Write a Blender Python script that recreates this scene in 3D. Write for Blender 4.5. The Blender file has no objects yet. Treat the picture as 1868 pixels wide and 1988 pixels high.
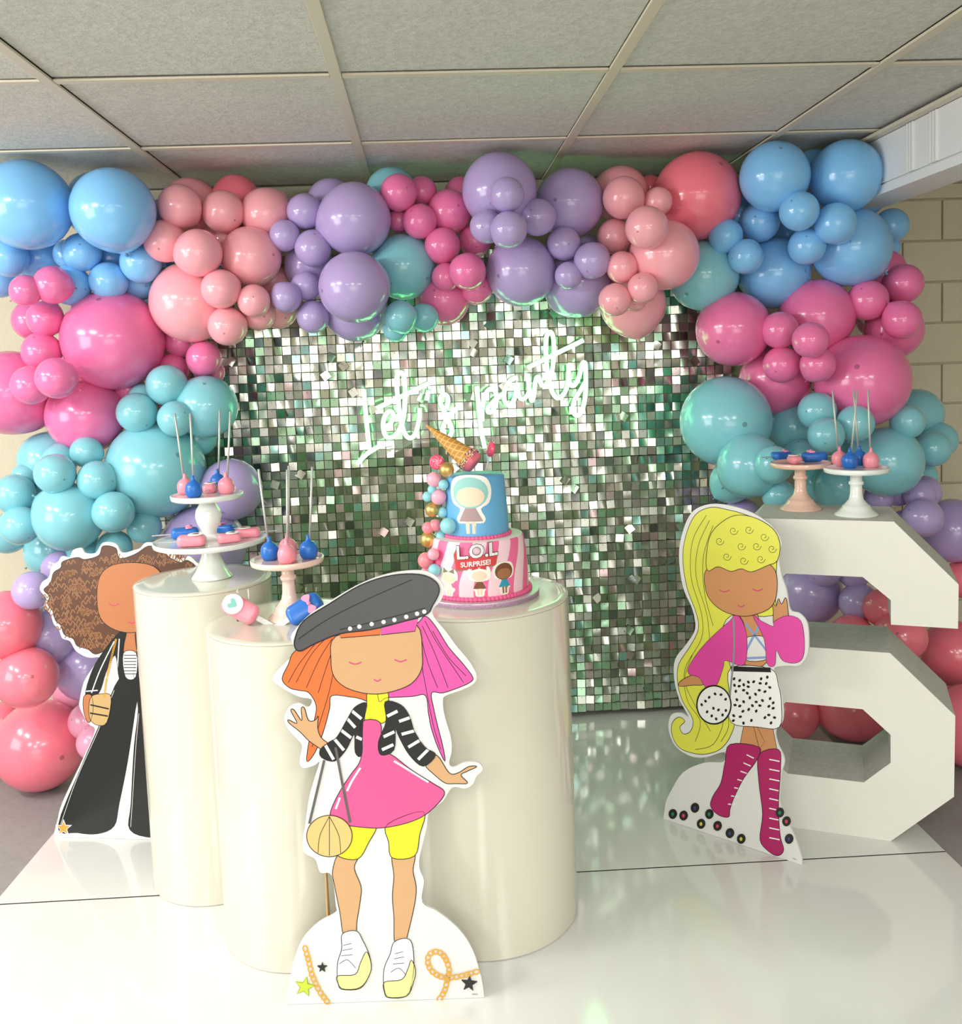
import bpy, bmesh, math, random
import numpy as np
from mathutils import Vector, Matrix
from mathutils.geometry import interpolate_bezier

sc = bpy.context.scene
random.seed(7)
PI = math.pi
W, H = 1868, 1988
# ------------------------------------------------------------------ camera
F, CYPX, PITCH, YAW, ROLL, CH = 1795., 861., .084, .0555, -.0384, 1.25
def cam_basis():
    cp, sp = math.cos(PITCH), math.sin(PITCH)
    c, s = math.cos(YAW), math.sin(YAW)
    cr, sr = math.cos(ROLL), math.sin(ROLL)
    fw = np.array([s*cp, c*cp, -sp]); rt = np.array([c, -s, 0.]); up = np.cross(rt, fw)
    return np.array([cr*rt+sr*up, -sr*rt+cr*up, fw])
CB = cam_basis(); CO = np.array([0, 0, CH])
cd = bpy.data.cameras.new('camera'); cam = bpy.data.objects.new('camera', cd)
sc.collection.objects.link(cam)
cd.sensor_fit = 'HORIZONTAL'; cd.sensor_width = 36; cd.lens = F/W*36
cd.shift_y = -(H/2-CYPX)/W; cd.clip_start = .02
m = Matrix.Identity(4)
for i in range(3):
    m[i][0], m[i][1], m[i][2], m[i][3] = CB[0][i], CB[1][i], -CB[2][i], CO[i]
cam.matrix_world = m
sc.camera = cam
# photo measurements -> places in the room (floor, wall or depth planes)
def ray(u, v): return CB.T @ np.array([(u-W/2)/F, (CYPX-v)/F, 1.])
def at_z(u, v, z): d = ray(u, v); return Vector(CO+d*((z-CH)/d[2]))
def at_y(u, v, y): d = ray(u, v); return Vector(CO+d*(y/d[1]))
def at_x(u, v, x): d = ray(u, v); return Vector(CO+d*(x/d[0]))
def px(P):
    c = CB @ (np.array(P)-CO); return W/2+F*c[0]/c[2], CYPX-F*c[1]/c[2], c[2]
# ------------------------------------------------------------------ light, exposure
sc.view_settings.view_transform = 'Standard'; sc.view_settings.look = 'None'
sc.view_settings.gamma = 1; sc.view_settings.use_curve_mapping = False
sc.view_settings.exposure = 0.42
wd = bpy.data.worlds.new('world'); sc.world = wd; wd.use_nodes = True
wd.node_tree.nodes['Background'].inputs[0].default_value = (.9, .95, 1, 1)
wd.node_tree.nodes['Background'].inputs[1].default_value = .25
def area(name, loc, aim, sx, sy, power, col):
    l = bpy.data.lights.new(name, 'AREA'); l.shape = 'RECTANGLE'; l.size = sx; l.size_y = sy
    l.energy = power; l.color = col
    o = bpy.data.objects.new(name, l); sc.collection.objects.link(o); o.location = loc
    o.rotation_euler = (Vector(aim)-Vector(loc)).to_track_quat('-Z', 'Y').to_euler()
    return o
area('window_daylight', (-2.75, .9, 1.15), (.3, 2.6, .9), 1.3, 1.0, 20, (.95, .98, 1))
area('added_front_fill', (.1, -3.0, .75), (.1, 0, 1.75), 2.4, 1.2, 18, (1, 1, .97))  # broad fill added behind the camera to lift the fronts and ceiling
area('ceiling_tube_light', (-2.35, 1.75, 1.80), (-1.2, 2.0, .6), .55, .07, 12, (1, .99, .95))
area('ceiling_tube_light', (-1.70, 1.15, 1.86), (-1.1, 1.6, .5), .50, .07, 12, (1, .99, .95))
area('ceiling_panel_light', (-.17, -.36, 1.86), (-.17, -.30, 0), .55, .55, 12, (1, 1, .97))
area('ceiling_panel_light', (-1.39, -.97, 1.86), (-1.39, -.90, 0), .55, 1.15, 24, (1, 1, .97))
area('ceiling_panel_light', (1.05, -.97, 1.86), (1.05, -.90, 0), .55, 1.15, 24, (1, 1, .97))
area('ceiling_panel_light', (-.17, -2.2, 1.86), (-.17, -2.1, 0), .55, 1.15, 30, (1, 1, .97))

# ------------------------------------------------------------------ helpers
def srgb(*c):
    return tuple(((x/255)/12.92 if x/255 <= .04045 else ((x/255+.055)/1.055)**2.4) for x in c)+(1,)
def mat(name, col, rough=.5, metal=0., **k):
    m = bpy.data.materials.new(name); m.use_nodes = True
    b = m.node_tree.nodes['Principled BSDF']
    b.inputs['Base Color'].default_value = col; b.inputs['Roughness'].default_value = rough
    b.inputs['Metallic'].default_value = metal
    for kk, v in k.items(): b.inputs[kk.replace('_', ' ')].default_value = v
    return m
def bsdf(m): return m.node_tree.nodes['Principled BSDF']
def nd(m, t, **k):
    n = m.node_tree.nodes.new(t)
    for a, v in k.items(): setattr(n, a, v)
    return n
def lk(m, a, b): m.node_tree.links.new(a, b)
def bump(m, scale, dist, strength=.5, detail=3, col_amt=0., rough=.6):
    tc = nd(m, 'ShaderNodeTexCoord'); nz = nd(m, 'ShaderNodeTexNoise')
    nz.inputs['Scale'].default_value = scale; nz.inputs['Detail'].default_value = detail
    nz.inputs['Roughness'].default_value = rough
    lk(m, tc.outputs['Object'], nz.inputs['Vector'])
    bp = nd(m, 'ShaderNodeBump'); bp.inputs['Strength'].default_value = strength; bp.inputs['Distance'].default_value = dist
    lk(m, nz.outputs['Fac'], bp.inputs['Height']); lk(m, bp.outputs['Normal'], bsdf(m).inputs['Normal'])
    if col_amt:
        c = bsdf(m).inputs['Base Color'].default_value[:]
        r = nd(m, 'ShaderNodeValToRGB'); r.color_ramp.elements[0].position = .35; r.color_ramp.elements[1].position = .65
        r.color_ramp.elements[0].color = tuple(x*(1-col_amt) for x in c[:3])+(1,)
        r.color_ramp.elements[1].color = tuple(min(1, x*(1+col_amt)) for x in c[:3])+(1,)
        lk(m, nz.outputs['Fac'], r.inputs['Fac']); lk(m, r.outputs['Color'], bsdf(m).inputs['Base Color'])
    return m
def link(name, me, parent=None, loc=None):
    o = bpy.data.objects.new(name, me); sc.collection.objects.link(o)
    if parent: o.parent = parent
    if loc is not None: o.location = loc
    return o
def mesh(name, vs, fs, mats, smooth=False, mi=None):
    me = bpy.data.meshes.new(name); me.from_pydata([tuple(v) for v in vs], [], fs)
    for mm in (mats if isinstance(mats, (list, tuple)) else [mats]): me.materials.append(mm)
    if mi is not None: me.polygons.foreach_set('material_index', mi)
    if smooth: me.polygons.foreach_set('use_smooth', [True]*len(fs))
    me.update(); return me
def from_bm(name, bm, mats, smooth=False):
    me = bpy.data.meshes.new(name); bmesh.ops.recalc_face_normals(bm, faces=bm.faces); bm.to_mesh(me); bm.free()
    for mm in (mats if isinstance(mats, (list, tuple)) else [mats]): me.materials.append(mm)
    if smooth: me.polygons.foreach_set('use_smooth', [True]*len(me.polygons))
    return me
def box_me(name, sx, sy, sz, mats, bev=0., c=(0, 0, 0)):
    bm = bmesh.new(); bmesh.ops.create_cube(bm, size=1)
    for v in bm.verts: v.co = Vector((v.co.x*sx+c[0], v.co.y*sy+c[1], v.co.z*sz+c[2]))
    if bev: bmesh.ops.bevel(bm, geom=bm.edges[:], offset=bev, segments=2, affect='EDGES', profile=.5)
    return from_bm(name, bm, mats)
def lathe_me(name, prof, mats, n=40, smooth=True, mi=None, sharp=None):
    vs, fs, idx = [], [], []
    for r, z in prof:
        for k in range(n):
            a = 2*PI*k/n; vs.append((r*math.cos(a), r*math.sin(a), z))
    for i in range(len(prof)-1):
        for k in range(n):
            k2 = (k+1) % n
            fs.append((i*n+k, i*n+k2, (i+1)*n+k2, (i+1)*n+k)); idx.append(mi[i] if mi else 0)
    if prof[0][0] > 1e-6: fs.append(tuple(range(n))[::-1]); idx.append(mi[0] if mi else 0)
    if prof[-1][0] > 1e-6: fs.append(tuple(range((len(prof)-1)*n, len(prof)*n))); idx.append(mi[-1] if mi else 0)
    me = mesh(name, vs, fs, mats, smooth, idx)
    bm = bmesh.new(); bm.from_mesh(me); bmesh.ops.remove_doubles(bm, verts=bm.verts, dist=1e-6)
    bmesh.ops.recalc_face_normals(bm, faces=bm.faces)
    if smooth:
        for e in bm.edges:
            if len(e.link_faces) == 2 and e.calc_face_angle(0) > (sharp or .7): e.smooth = False
    bm.to_mesh(me); bm.free(); return me
def tube_me(name, pts, r, mats, n=8, closed=False, r2=None):
    P = [Vector(p) for p in pts]; N = len(P); vs, fs = [], []
    up = None
    for i, p in enumerate(P):
        a = P[(i-1) % N] if (closed or i > 0) else P[i]; b = P[(i+1) % N] if (closed or i < N-1) else P[i]
        t = (b-a).normalized()
        if up is None: up = t.orthogonal().normalized()
        up = (up-t*up.dot(t)).normalized(); s = t.cross(up)
        rr = r if r2 is None else r+(r2-r)*i/(N-1)
        for k in range(n):
            an = 2*PI*k/n; vs.append(p+up*(rr*math.cos(an))+s*(rr*math.sin(an)))
    for i in range(N if closed else N-1):
        for k in range(n):
            k2 = (k+1) % n; j = (i+1) % N
            fs.append((i*n+k, i*n+k2, j*n+k2, j*n+k))
    if not closed:
        fs.append(tuple(range(n))[::-1]); fs.append(tuple(range((N-1)*n, N*n)))
    return mesh(name, vs, fs, mats, True)
def spline(pts, sub=6, closed=False):
    P = [np.array(p, float) for p in pts]; N = len(P); out = []
    for i in range(N if closed else N-1):
        g = lambda k: P[k % N] if closed else P[min(max(k, 0), N-1)]
        p0, p1, p2, p3 = g(i-1), g(i), g(i+1), g(i+2)
        for s in range(sub):
            t = s/sub
            out.append(.5*((2*p1)+(-p0+p2)*t+(2*p0-5*p1+4*p2-p3)*t*t+(-p0+3*p1-3*p2+p3)*t**3))
    if not closed: out.append(P[-1])
    return out
def tag(o, label=None, cat=None, group=None, kind=None):
    if label: o['label'] = label
    if cat: o['category'] = cat
    if group: o['group'] = group
    if kind: o['kind'] = kind
    return o
def thing(name, loc, label, cat, group=None, rz=0):
    o = bpy.data.objects.new(name, None); sc.collection.objects.link(o)
    o.location = loc; o.rotation_euler = (0, 0, rz); o.empty_display_size = .05
    return tag(o, label, cat, group)
def struct(name, me, loc=None):
    return tag(link(name, me, None, loc), kind='structure')
def slab_bm(bm, pts, z0, z1, mi=0, mis=None):
    """solid from a 2D outline between z0 and z1 (local x,y,z)"""
    a = 0
    for i in range(len(pts)):
        q, r = pts[i], pts[(i+1) % len(pts)]; a += q[0]*r[1]-r[0]*q[1]
    if a < 0: pts = pts[::-1]
    lo = [bm.verts.new((p[0], p[1], z0)) for p in pts]; hi = [bm.verts.new((p[0], p[1], z1)) for p in pts]
    n = len(pts)
    f = bm.faces.new(hi); f.material_index = mi
    f = bm.faces.new(lo[::-1]); f.material_index = mi if mis is None else mis
    for i in range(n):
        f = bm.faces.new((lo[i], lo[(i+1) % n], hi[(i+1) % n], hi[i])); f.material_index = mi if mis is None else mis
def ribbon_bm(bm, pts, w, z, mi=0, closed=False):
    N = len(pts); P = [Vector((p[0], p[1])) for p in pts]; L = []
    for i in range(N):
        a = P[(i-1) % N] if (closed or i) else P[i]; b = P[(i+1) % N] if (closed or i < N-1) else P[i]
        t = (b-a)
        t = t.normalized() if t.length > 1e-9 else Vector((1, 0))
        nn = Vector((-t.y, t.x))*w/2
        L.append((bm.verts.new((P[i].x+nn.x, P[i].y+nn.y, z)), bm.verts.new((P[i].x-nn.x, P[i].y-nn.y, z))))
    for i in range(N if closed else N-1):
        a, b = L[i], L[(i+1) % N]
        try:
            f = bm.faces.new((a[0], a[1], b[1], b[0])); f.material_index = mi
        except ValueError: pass

# ------------------------------------------------------------------ room
CZ = 1.885; BY = 3.30
M_floor = bump(mat('grey_concrete_paint', srgb(152, 150, 150), .45), 60, .002, .25, 4, .06)
M_wall = bump(mat('cream_block_paint', srgb(220, 212, 188), .75), 90, .004, .5, 5, .02)
M_mortar = bump(mat('cream_mortar_paint', srgb(200, 190, 158), .85), 120, .004, .5)
M_plain = mat('cream_wall_paint', srgb(222, 216, 198), .8)
M_tile = bump(mat('textured_ceiling_tile', srgb(236, 234, 224), .85), 62, .012, 1.0, 6, .11, .72)
M_bar = mat('ceiling_grid_metal', srgb(214, 204, 184), .45)
M_trim = mat('white_beam_paint', srgb(232, 234, 234), .4)
M_dark = mat('gap_shade', srgb(40, 38, 36), .8)
# concrete floor with flecks of white paint
tc = nd(M_floor, 'ShaderNodeTexCoord'); vo = nd(M_floor, 'ShaderNodeTexVoronoi'); vo.inputs['Scale'].default_value = 14
lk(M_floor, tc.outputs['Object'], vo.inputs['Vector'])
rr = nd(M_floor, 'ShaderNodeValToRGB'); rr.color_ramp.elements[0].position = .045; rr.color_ramp.elements[1].position = .06
rr.color_ramp.elements[0].color = (1, 1, 1, 1); rr.color_ramp.elements[1].color = (0, 0, 0, 1)
mx = nd(M_floor, 'ShaderNodeMix', data_type='RGBA')
lk(M_floor, vo.outputs['Distance'], rr.inputs['Fac']); lk(M_floor, rr.outputs['Color'], mx.inputs['Factor'])
src = bsdf(M_floor).inputs['Base Color'].links[0].from_socket
lk(M_floor, src, mx.inputs['A']); mx.inputs['B'].default_value = (.8, .78, .75, 1)
lk(M_floor, mx.outputs['Result'], bsdf(M_floor).inputs['Base Color'])
struct('floor', box_me('floor', 6.2, 7.2, .1, M_floor, 0, (-.1, .0, -.056)))
wb = struct('wall_back', box_me('wall_back', 6.2, .1, 2.1, M_wall, 0, (-.1, BY+.06, 1.0)))
struct('wall_left', box_me('wall_left', .1, 7.2, 2.1, M_plain, 0, (-3.1, 0, 1.0)))
struct('wall_right', box_me('wall_right', .1, 7.2, 2.1, M_plain, 0, (2.95, 0, 1.0)))
struct('wall_front', box_me('wall_front', 6.2, .1, 2.1, M_plain, 0, (-.1, -3.4, 1.0)))
# painted blocks of the back wall (each a piece), where the garland leaves it bare
bw, bh = .296, .148
blk = [box_me('brick', bw-.006, .03, bh-.006, M_wall, .004) for _ in range(3)]
row = 0
for j in range(13):
    z = .03+bh*j+bh/2-.02
    for i in range(-7, 10):
        x = i*bw+(bw/2 if j % 2 else 0)+.11
        if not .75 < x < 2.3: continue
        o = link('brick', blk[(i+j) % 3], wb, (x, BY+.010+.002*random.random(), z))
# ceiling: tiles and tee bars
ce = struct('ceiling', box_me('ceiling', 6.2, 7.2, .06, M_plain, 0, (-.1, 0, CZ+.08)))
T = .61; X0, Y0 = -.779, 2.081
tm = box_me('ceiling_tile', T-.020, T-.016, .015, M_tile, .003)
for i in range(-4, 6):
    for j in range(-9, 3):
        x, y = X0+(i+.5)*T, Y0+(j-.5)*T
        if x > 1.36+.3 and i > 3: pass
        if y+T/2 > BY+.05 or y < -3.3: continue
        if x > 2.7 or x < -3: continue
        sx = 1.
        o = link('ceiling_tile', tm, ce, (x, y, CZ+.0155+random.random()*.002))
bar_d = box_me('ceiling_bar', .025, 6.6, .006, M_bar, .001, (0, 0, 0))
for i in range(-3, 6): link('ceiling_bar', bar_d, ce, (X0+i*T, 0, CZ+.003))
bar_x = box_me('ceiling_cross_bar', T-.027, .024, .005, M_bar, .001)
for i in range(-4, 6):
    for j in range(-8, 2): link('ceiling_cross_bar', bar_x, ce, (X0+(i+.5)*T, Y0+j*T, CZ+.0035))
t1 = struct('trim_1', box_me('trim_1', 5.9, .03, .05, mat('olive_edge_trim', srgb(176, 172, 146), .6), .002, (-.1, BY-.016, CZ-.022)))
# white boxed beam along the right
BX = 1.357; BZ = 1.707
be = struct('trim_2', box_me('trim_2', .13, 6.6, CZ-BZ-.002, M_trim, .003, (BX+.008+.065, -.02, (CZ+BZ)/2)))
link('fascia_strip', box_me('fascia_strip', .012, 6.6, .026, M_trim, .002), be, (BX+.006, -.02, BZ+.014))
link('ceiling_angle', box_me('ceiling_angle', .03, 6.6, .010, M_bar, .001), be, (BX-.010, -.02, CZ-.007))
ys = [at_x(u, 330, BX).y for u in (1759.5, 1804)]
edges = [3.26, ys[0]+.0, ys[1]+.0, ys[1]-.32, ys[1]-.75, -.6, -1.8, -3.2]
for a, b in zip(edges[:-1], edges[1:]):
    link('beam_panel', box_me('beam_panel', .008, abs(a-b)-.012, CZ-BZ-.045, M_trim, .001), be, (BX+.006, (a+b)/2, (CZ+BZ)/2+.009))
for y in edges[1:5]:
    for k in range(3):
        link('batten', box_me('batten', .012, .009, CZ-BZ-.045, M_trim, .002), be, (BX+.003, y-.007-.014*k, (CZ+BZ)/2+.009))
# ------------------------------------------------------------------ white floor panels
M_stage = mat('glossy_white_panel', srgb(226, 227, 223), .10, 0, Coat_Weight=.3, Coat_Roughness=.08)
def stage(y0, y1, label):
    o = link('floor_panel', box_me('floor_panel', 2.34, y1-y0, .006, M_stage, .001, (0, (y0+y1)/2, 0)), None, (.07, 0, -.003))
    return tag(o, label, 'floor panel', 'white glossy floor panels')
a = math.atan2(2.148-2.194, .866+1.081)
for nm, y0, y1, lb in (('f', .95, 2.171, 'glossy white floor panel in front, under the pedestals and standing cutout with dark hat'),
                       ('b', 2.176, 3.24, 'glossy white floor panel behind, reaching back under the sequin backdrop')):
    o = stage(y0-2.171, y1-2.171, lb); o.location = (.07, 2.168, -.003); o.rotation_euler = (0, 0, a)
link('gap_shade_strip', box_me('gap_shade_strip', 2.336, .0045, .005, M_dark), o, (0, .0025, .0))  # dark strip stands in for the shade inside the open panel gap

# ------------------------------------------------------------------ sequin backdrop
SX0, SX1, SY, SZ0, SZ1 = -.93, 1.05, 3.145, .018, 1.64
root = thing('sequin_backdrop', ((SX0+SX1)/2, SY, 0), 'wall of small square mirror sequins hanging behind the neon sign', 'backdrop')
M_grid = mat('olive_plastic_grid', srgb(140, 146, 112), .4)
M_seq = [mat('silver_sequin', (.66, .68, .61, 1), .17, 1), mat('green_reflection_sequin', (.46, .70, .50, 1), .2, 1),  # mint tint puts green reflected glow into the sequin colour
         mat('pale_silver_sequin', (.80, .80, .74, 1), .28, 1), mat('rose_silver_sequin', (.86, .66, .68, 1), .22, 1),
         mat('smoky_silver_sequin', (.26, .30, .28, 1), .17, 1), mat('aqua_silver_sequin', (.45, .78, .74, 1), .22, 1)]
M_pin = mat('sequin_pin', srgb(120, 120, 110), .4)
PS = .30
nx, nz = int(round((SX1-SX0)/PS)), 6
for i in range(nx):
    for j in range(nz):
        z0 = SZ0+j*PS; h = min(PS, SZ1-z0)
        if h < .05: continue
        link('grid_panel', box_me('grid_panel', PS-.004, .004, h-.004, M_grid, .0), root, (SX0+(i+.5)*PS-(SX0+SX1)/2, .012, z0+h/2))
def seq_geo(curl, twist, S=.0272):
    vs = []; n = 3
    for a_ in range(n):
        for b_ in range(n):
            x = (b_/(n-1)-.5)*S; z = -a_/(n-1)*S
            y = -curl*abs(x/(S/2))**2*.0032 + twist*x*z*14
            vs.append((x, y, z+.003))
    fs = [(a_*n+b_, (a_+1)*n+b_, (a_+1)*n+b_+1, a_*n+b_+1) for a_ in range(n-1) for b_ in range(n-1)]
    return vs, fs
S_ = .0268
geos = [seq_geo(0, 0), seq_geo(.35, 0), seq_geo(-.5, .2), seq_geo(.6, -.4), seq_geo(.1, .6)]
smesh = {}
cand = []
pit = .030
for i in range(int((SX1-SX0)/pit)):
    for j in range(int((SZ1-SZ0)/pit)):
        # a loose, missing one here and there
        x = SX0+(i+.5)*pit; z = SZ0+(j+1)*pit-.003
        rs = random.random()
        if rs < .006: continue
        q = random.random()
        # whole runs of sequins share a tilt, so neighbours mirror the same part of the room
        w1 = math.sin(i*.9+j*.35)+math.sin(j*1.3-i*.22)
        tx = math.radians(random.gauss(2.0, 4.6)+1.6*w1); tz = math.radians(random.gauss(0, 6.0)+2*math.sin(i*2.1)); ty = math.radians(random.gauss(0, 1.6))
        if random.random() < .02: ty += math.radians(random.choice((-35, 35, 20))); tx += math.radians(-8)
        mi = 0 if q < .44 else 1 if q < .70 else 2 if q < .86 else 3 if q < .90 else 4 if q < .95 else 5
        g = random.choices(range(5), (5, 2, 2, 1.5, 1.5))[0]
        u, v, d = px((x, SY, z))
        see = any(a0 < u < a1 and b0 < v < b1 for a0, b0, a1, b1 in ((1125, 1130, 1290, 1385), (1000, 880, 1300, 1130), (660, 930, 800, 1090), (560, 700, 690, 900)))
        cand.append((0 if see else 1, d, x, z, tx, ty, tz, mi, g))
cand.sort()
vs_, fs_, mi_ = [], [], []
pv, pf = [], []
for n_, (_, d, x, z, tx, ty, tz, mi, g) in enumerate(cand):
    R = Matrix.Rotation(tz, 4, 'Z') @ Matrix.Rotation(tx, 4, 'X') @ Matrix.Rotation(ty, 4, 'Y')
    lo = Vector((x-(SX0+SX1)/2, -.002, z))
    if n_ < 300:
        k = (mi, g)
        if k not in smesh:
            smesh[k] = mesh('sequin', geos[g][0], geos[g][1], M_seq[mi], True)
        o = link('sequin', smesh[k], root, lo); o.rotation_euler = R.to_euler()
    else:
        b0 = len(vs_)
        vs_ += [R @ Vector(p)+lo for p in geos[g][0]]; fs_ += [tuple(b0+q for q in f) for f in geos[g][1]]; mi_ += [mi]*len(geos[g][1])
    b0 = len(pv); c = lo+Vector((0, -.0012, -.0015)); s = .0016
    pv += [c+Vector((-s, 0, 0)), c+Vector((0, 0, -s)), c+Vector((s, 0, 0)), c+Vector((0, 0, s)), c+Vector((0, -.002, 0))]
    pf += [(b0, b0+1, b0+4), (b0+1, b0+2, b0+4), (b0+2, b0+3, b0+4), (b0+3, b0, b0+4)]
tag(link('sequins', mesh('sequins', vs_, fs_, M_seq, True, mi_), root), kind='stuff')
tag(link('sequin_pins', mesh('sequin_pins', pv, pf, M_pin), root), kind='stuff')

# ------------------------------------------------------------------ neon sign
M_neon = bpy.data.materials.new('lit_neon_tube'); M_neon.use_nodes = True
nt = M_neon.node_tree; nt.nodes.clear()
em = nt.nodes.new('ShaderNodeEmission'); ou = nt.nodes.new('ShaderNodeOutputMaterial')
em.inputs[0].default_value = (.22, 1, .30, 1); em.inputs[1].default_value = 9.0
nt.links.new(em.outputs[0], ou.inputs[0])
M_sil = mat('white_silicone_channel', srgb(225, 232, 225), .5)
M_acr = mat('clear_acrylic', (1, 1, 1, 1), .03)
def clear(m, amt=.9):
    tr = nd(m, 'ShaderNodeBsdfTransparent'); ms = nd(m, 'ShaderNodeMixShader'); fr = nd(m, 'ShaderNodeFresnel')
    fr.inputs['IOR'].default_value = 1.35
    gl = nd(m, 'ShaderNodeBsdfGlossy'); gl.inputs['Roughness'].default_value = .05
    lk(m, fr.outputs[0], ms.inputs[0]); lk(m, tr.outputs[0], ms.inputs[1]); lk(m, gl.outputs[0], ms.inputs[2])
    lk(m, ms.outputs[0], m.node_tree.nodes['Material Output'].inputs[0])
clear(M_acr)
M_chain = mat('sign_chain', srgb(110, 100, 80), .35, 1)
NY = 3.116
sign = thing('neon_sign', (0, NY, 1.2), "glowing neon sign reading Let's party in green-white script on the sequin wall", 'neon sign')
za = lambda p: (680+p[0]/7.783, 700+p[1]/7.783)
zb = lambda p: (910+p[0]/7.472, 630+p[1]/7.472)
strokes = [
 ('letter_l', za, [(205, 440), (245, 900), (290, 1340)]),
 ('swash', za, [(105, 1560), (230, 1430), (360, 1340), (480, 1280), (635, 1250)]),
 ('cross_stroke', za, [(415, 715), (830, 515), (1255, 310)]),
 ('letters_et', za, [(515, 1020), (600, 960), (645, 870), (640, 790), (590, 770), (530, 830), (500, 930), (505, 1050), (540, 1140), (610, 1165), (700, 1110), (770, 990), (810, 830), (825, 640), (830, 450), (815, 260), (760, 180), (710, 240), (705, 400), (725, 600), (755, 850), (800, 1040), (850, 1140), (910, 1170), (970, 1130), (1015, 1020), (1045, 860), (1050, 720)]),
 ('apostrophe', za, [(1185, 450), (1170, 520), (1155, 600)]),
 ('letter_s', za, [(1650, 690), (1560, 770), (1480, 850), (1420, 960), (1390, 1070), (1420, 1140), (1480, 1160), (1530, 1090), (1525, 990), (1480, 890), (1420, 770), (1365, 640), (1365, 560), (1410, 515), (1465, 540), (1478, 620), (1450, 730)]),
 ('letter_p_stem', zb, [(115, 900), (135, 1100), (160, 1350), (185, 1570), (235, 1790)]),
 ('letter_p_bowl', zb, [(195, 1400), (200, 1200), (220, 1080), (270, 970), (330, 930), (385, 970), (405, 1060), (395, 1160), (340, 1260), (285, 1270), (280, 1210), (330, 1150), (420, 1060), (510, 1000)]),
 ('letter_a', zb, [(710, 770), (620, 800), (550, 890), (510, 1010), (530, 1130), (590, 1170), (650, 1110), (690, 980), (710, 850), (715, 960), (740, 1060), (790, 1080), (850, 1030), (880, 960)]),
 ('letter_r', zb, [(855, 730), (870, 850), (890, 1000), (915, 1110), (940, 1050), (960, 900), (980, 790), (1010, 760), (1035, 820), (1060, 880), (1110, 880), (1150, 830)]),
 ('letter_t', zb, [(1150, 850), (1200, 730), (1225, 560), (1235, 350), (1230, 200), (1190, 110), (1135, 160), (1120, 300), (1125, 500), (1145, 680), (1175, 850), (1210, 970), (1260, 1050), (1310, 1065), (1370, 1020), (1420, 930), (1445, 800), (1450, 570)]),
 ('cross_stroke', zb, [(855, 625), (1270, 420), (1660, 230)]),
 ('letter_y', zb, [(1452, 760), (1470, 850), (1510, 890), (1560, 850), (1610, 730), (1650, 570), (1690, 570), (1700, 800), (1695, 1000), (1660, 1200), (1600, 1310), (1545, 1310), (1510, 1220), (1540, 1090), (1620, 960), (1680, 850)]),
]
for nm, zf, pts in strokes:
    P = [at_y(*zf(p), NY)-Vector((0, NY, 1.2)) for p in pts]
    off = -.006 if nm in ('cross_stroke', 'letter_p_stem', 'apostrophe') else 0
    P = [Vector((p[0], p[1]+off, p[2])) for p in spline(P, 4)]
    me = tube_me(nm, P, .0072, [M_neon, M_sil], 12)
    for f in me.polygons:                                  # light leaves the front; the back of the tube is its opaque channel
        if f.normal.y > .2: f.material_index = 1
    link(nm, me, sign)
for pl in ([(672, 905), (668, 880), (690, 850), (692, 750), (715, 745), (722, 790), (760, 775), (765, 712), (795, 712), (800, 745), (845, 725), (850, 750), (880, 755), (910, 785), (880, 860), (800, 862), (770, 880)],
           [(915, 745), (930, 745), (955, 730), (1030, 690), (1050, 670), (1060, 632), (1082, 635), (1085, 655), (1140, 640), (1145, 668), (1150, 760), (1130, 815), (1100, 815), (1060, 780), (970, 810), (950, 880), (925, 870)]):
    bm = bmesh.new(); P = [at_y(u, v, NY) for u, v in pl]
    slab_bm(bm, [(p.x, p.z-1.2) for p in P], -.013, -.010)
    o = link('backing_plate', from_bm('backing_plate', bm, M_acr), sign); o.rotation_euler = (PI/2, 0, 0)
for (u0, v0, v1) in ((703, 650, 748), (1062, 600, 634)):
    a_ = at_y(u0, v0, NY); b_ = at_y(u0, v1, NY); bm = bmesh.new(); n = int((a_.z-b_.z)/.006)
    for k in range(n):
        M = Matrix.Translation((a_.x, 0, a_.z-1.2-(k+.5)*(a_.z-b_.z)/n)) @ Matrix.Rotation(PI/2*(k % 2), 4, 'Z')
        ring = [M @ Vector((.0022*math.cos(t*PI/3), 0, .0042*math.sin(t*PI/3))) for t in range(6)]
        me = tube_me('x', ring, .0008, [], 4, True); bm.from_mesh(me); bpy.data.meshes.remove(me)
    link('hanging_chain', from_bm('hanging_chain', bm, M_chain), sign)

# ------------------------------------------------------------------ pedestals
M_ped = bump(mat('glossy_white_laminate', srgb(220, 216, 200), .14, 0, Coat_Weight=.4, Coat_Roughness=.05), 3, .002, .05)
def pedestal(x, y, r, h, label):
    t = thing('pedestal', (x, y, 0), label, 'pedestal', 'white round pedestals')
    link('side_wall', lathe_me('side_wall', [(r-.004, .0), (r, .002), (r, h-.006)], M_ped, 96), t)
    link('top', lathe_me('top', [(r-.001, h-.006), (r+.0005, h-.004), (r+.0005, h-.002), (r-.0015, h), (r-.02, h), (0, h)], M_ped, 96, sharp=1.2), t)
    return t
PL, PM, PR = (-.573, 2.288, .164, .752), (-.320, 2.040, .187, .705), (.083, 2.060, .215, .735)
pedestal(*PL, 'tallest white cylinder pedestal, at the left, carrying two stacked white cake stands')
pedestal(*PM, 'shortest white cylinder pedestal, in the middle, carrying the pink cake stand')
pedestal(*PR, 'widest white cylinder pedestal, under the two tier cake')

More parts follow.
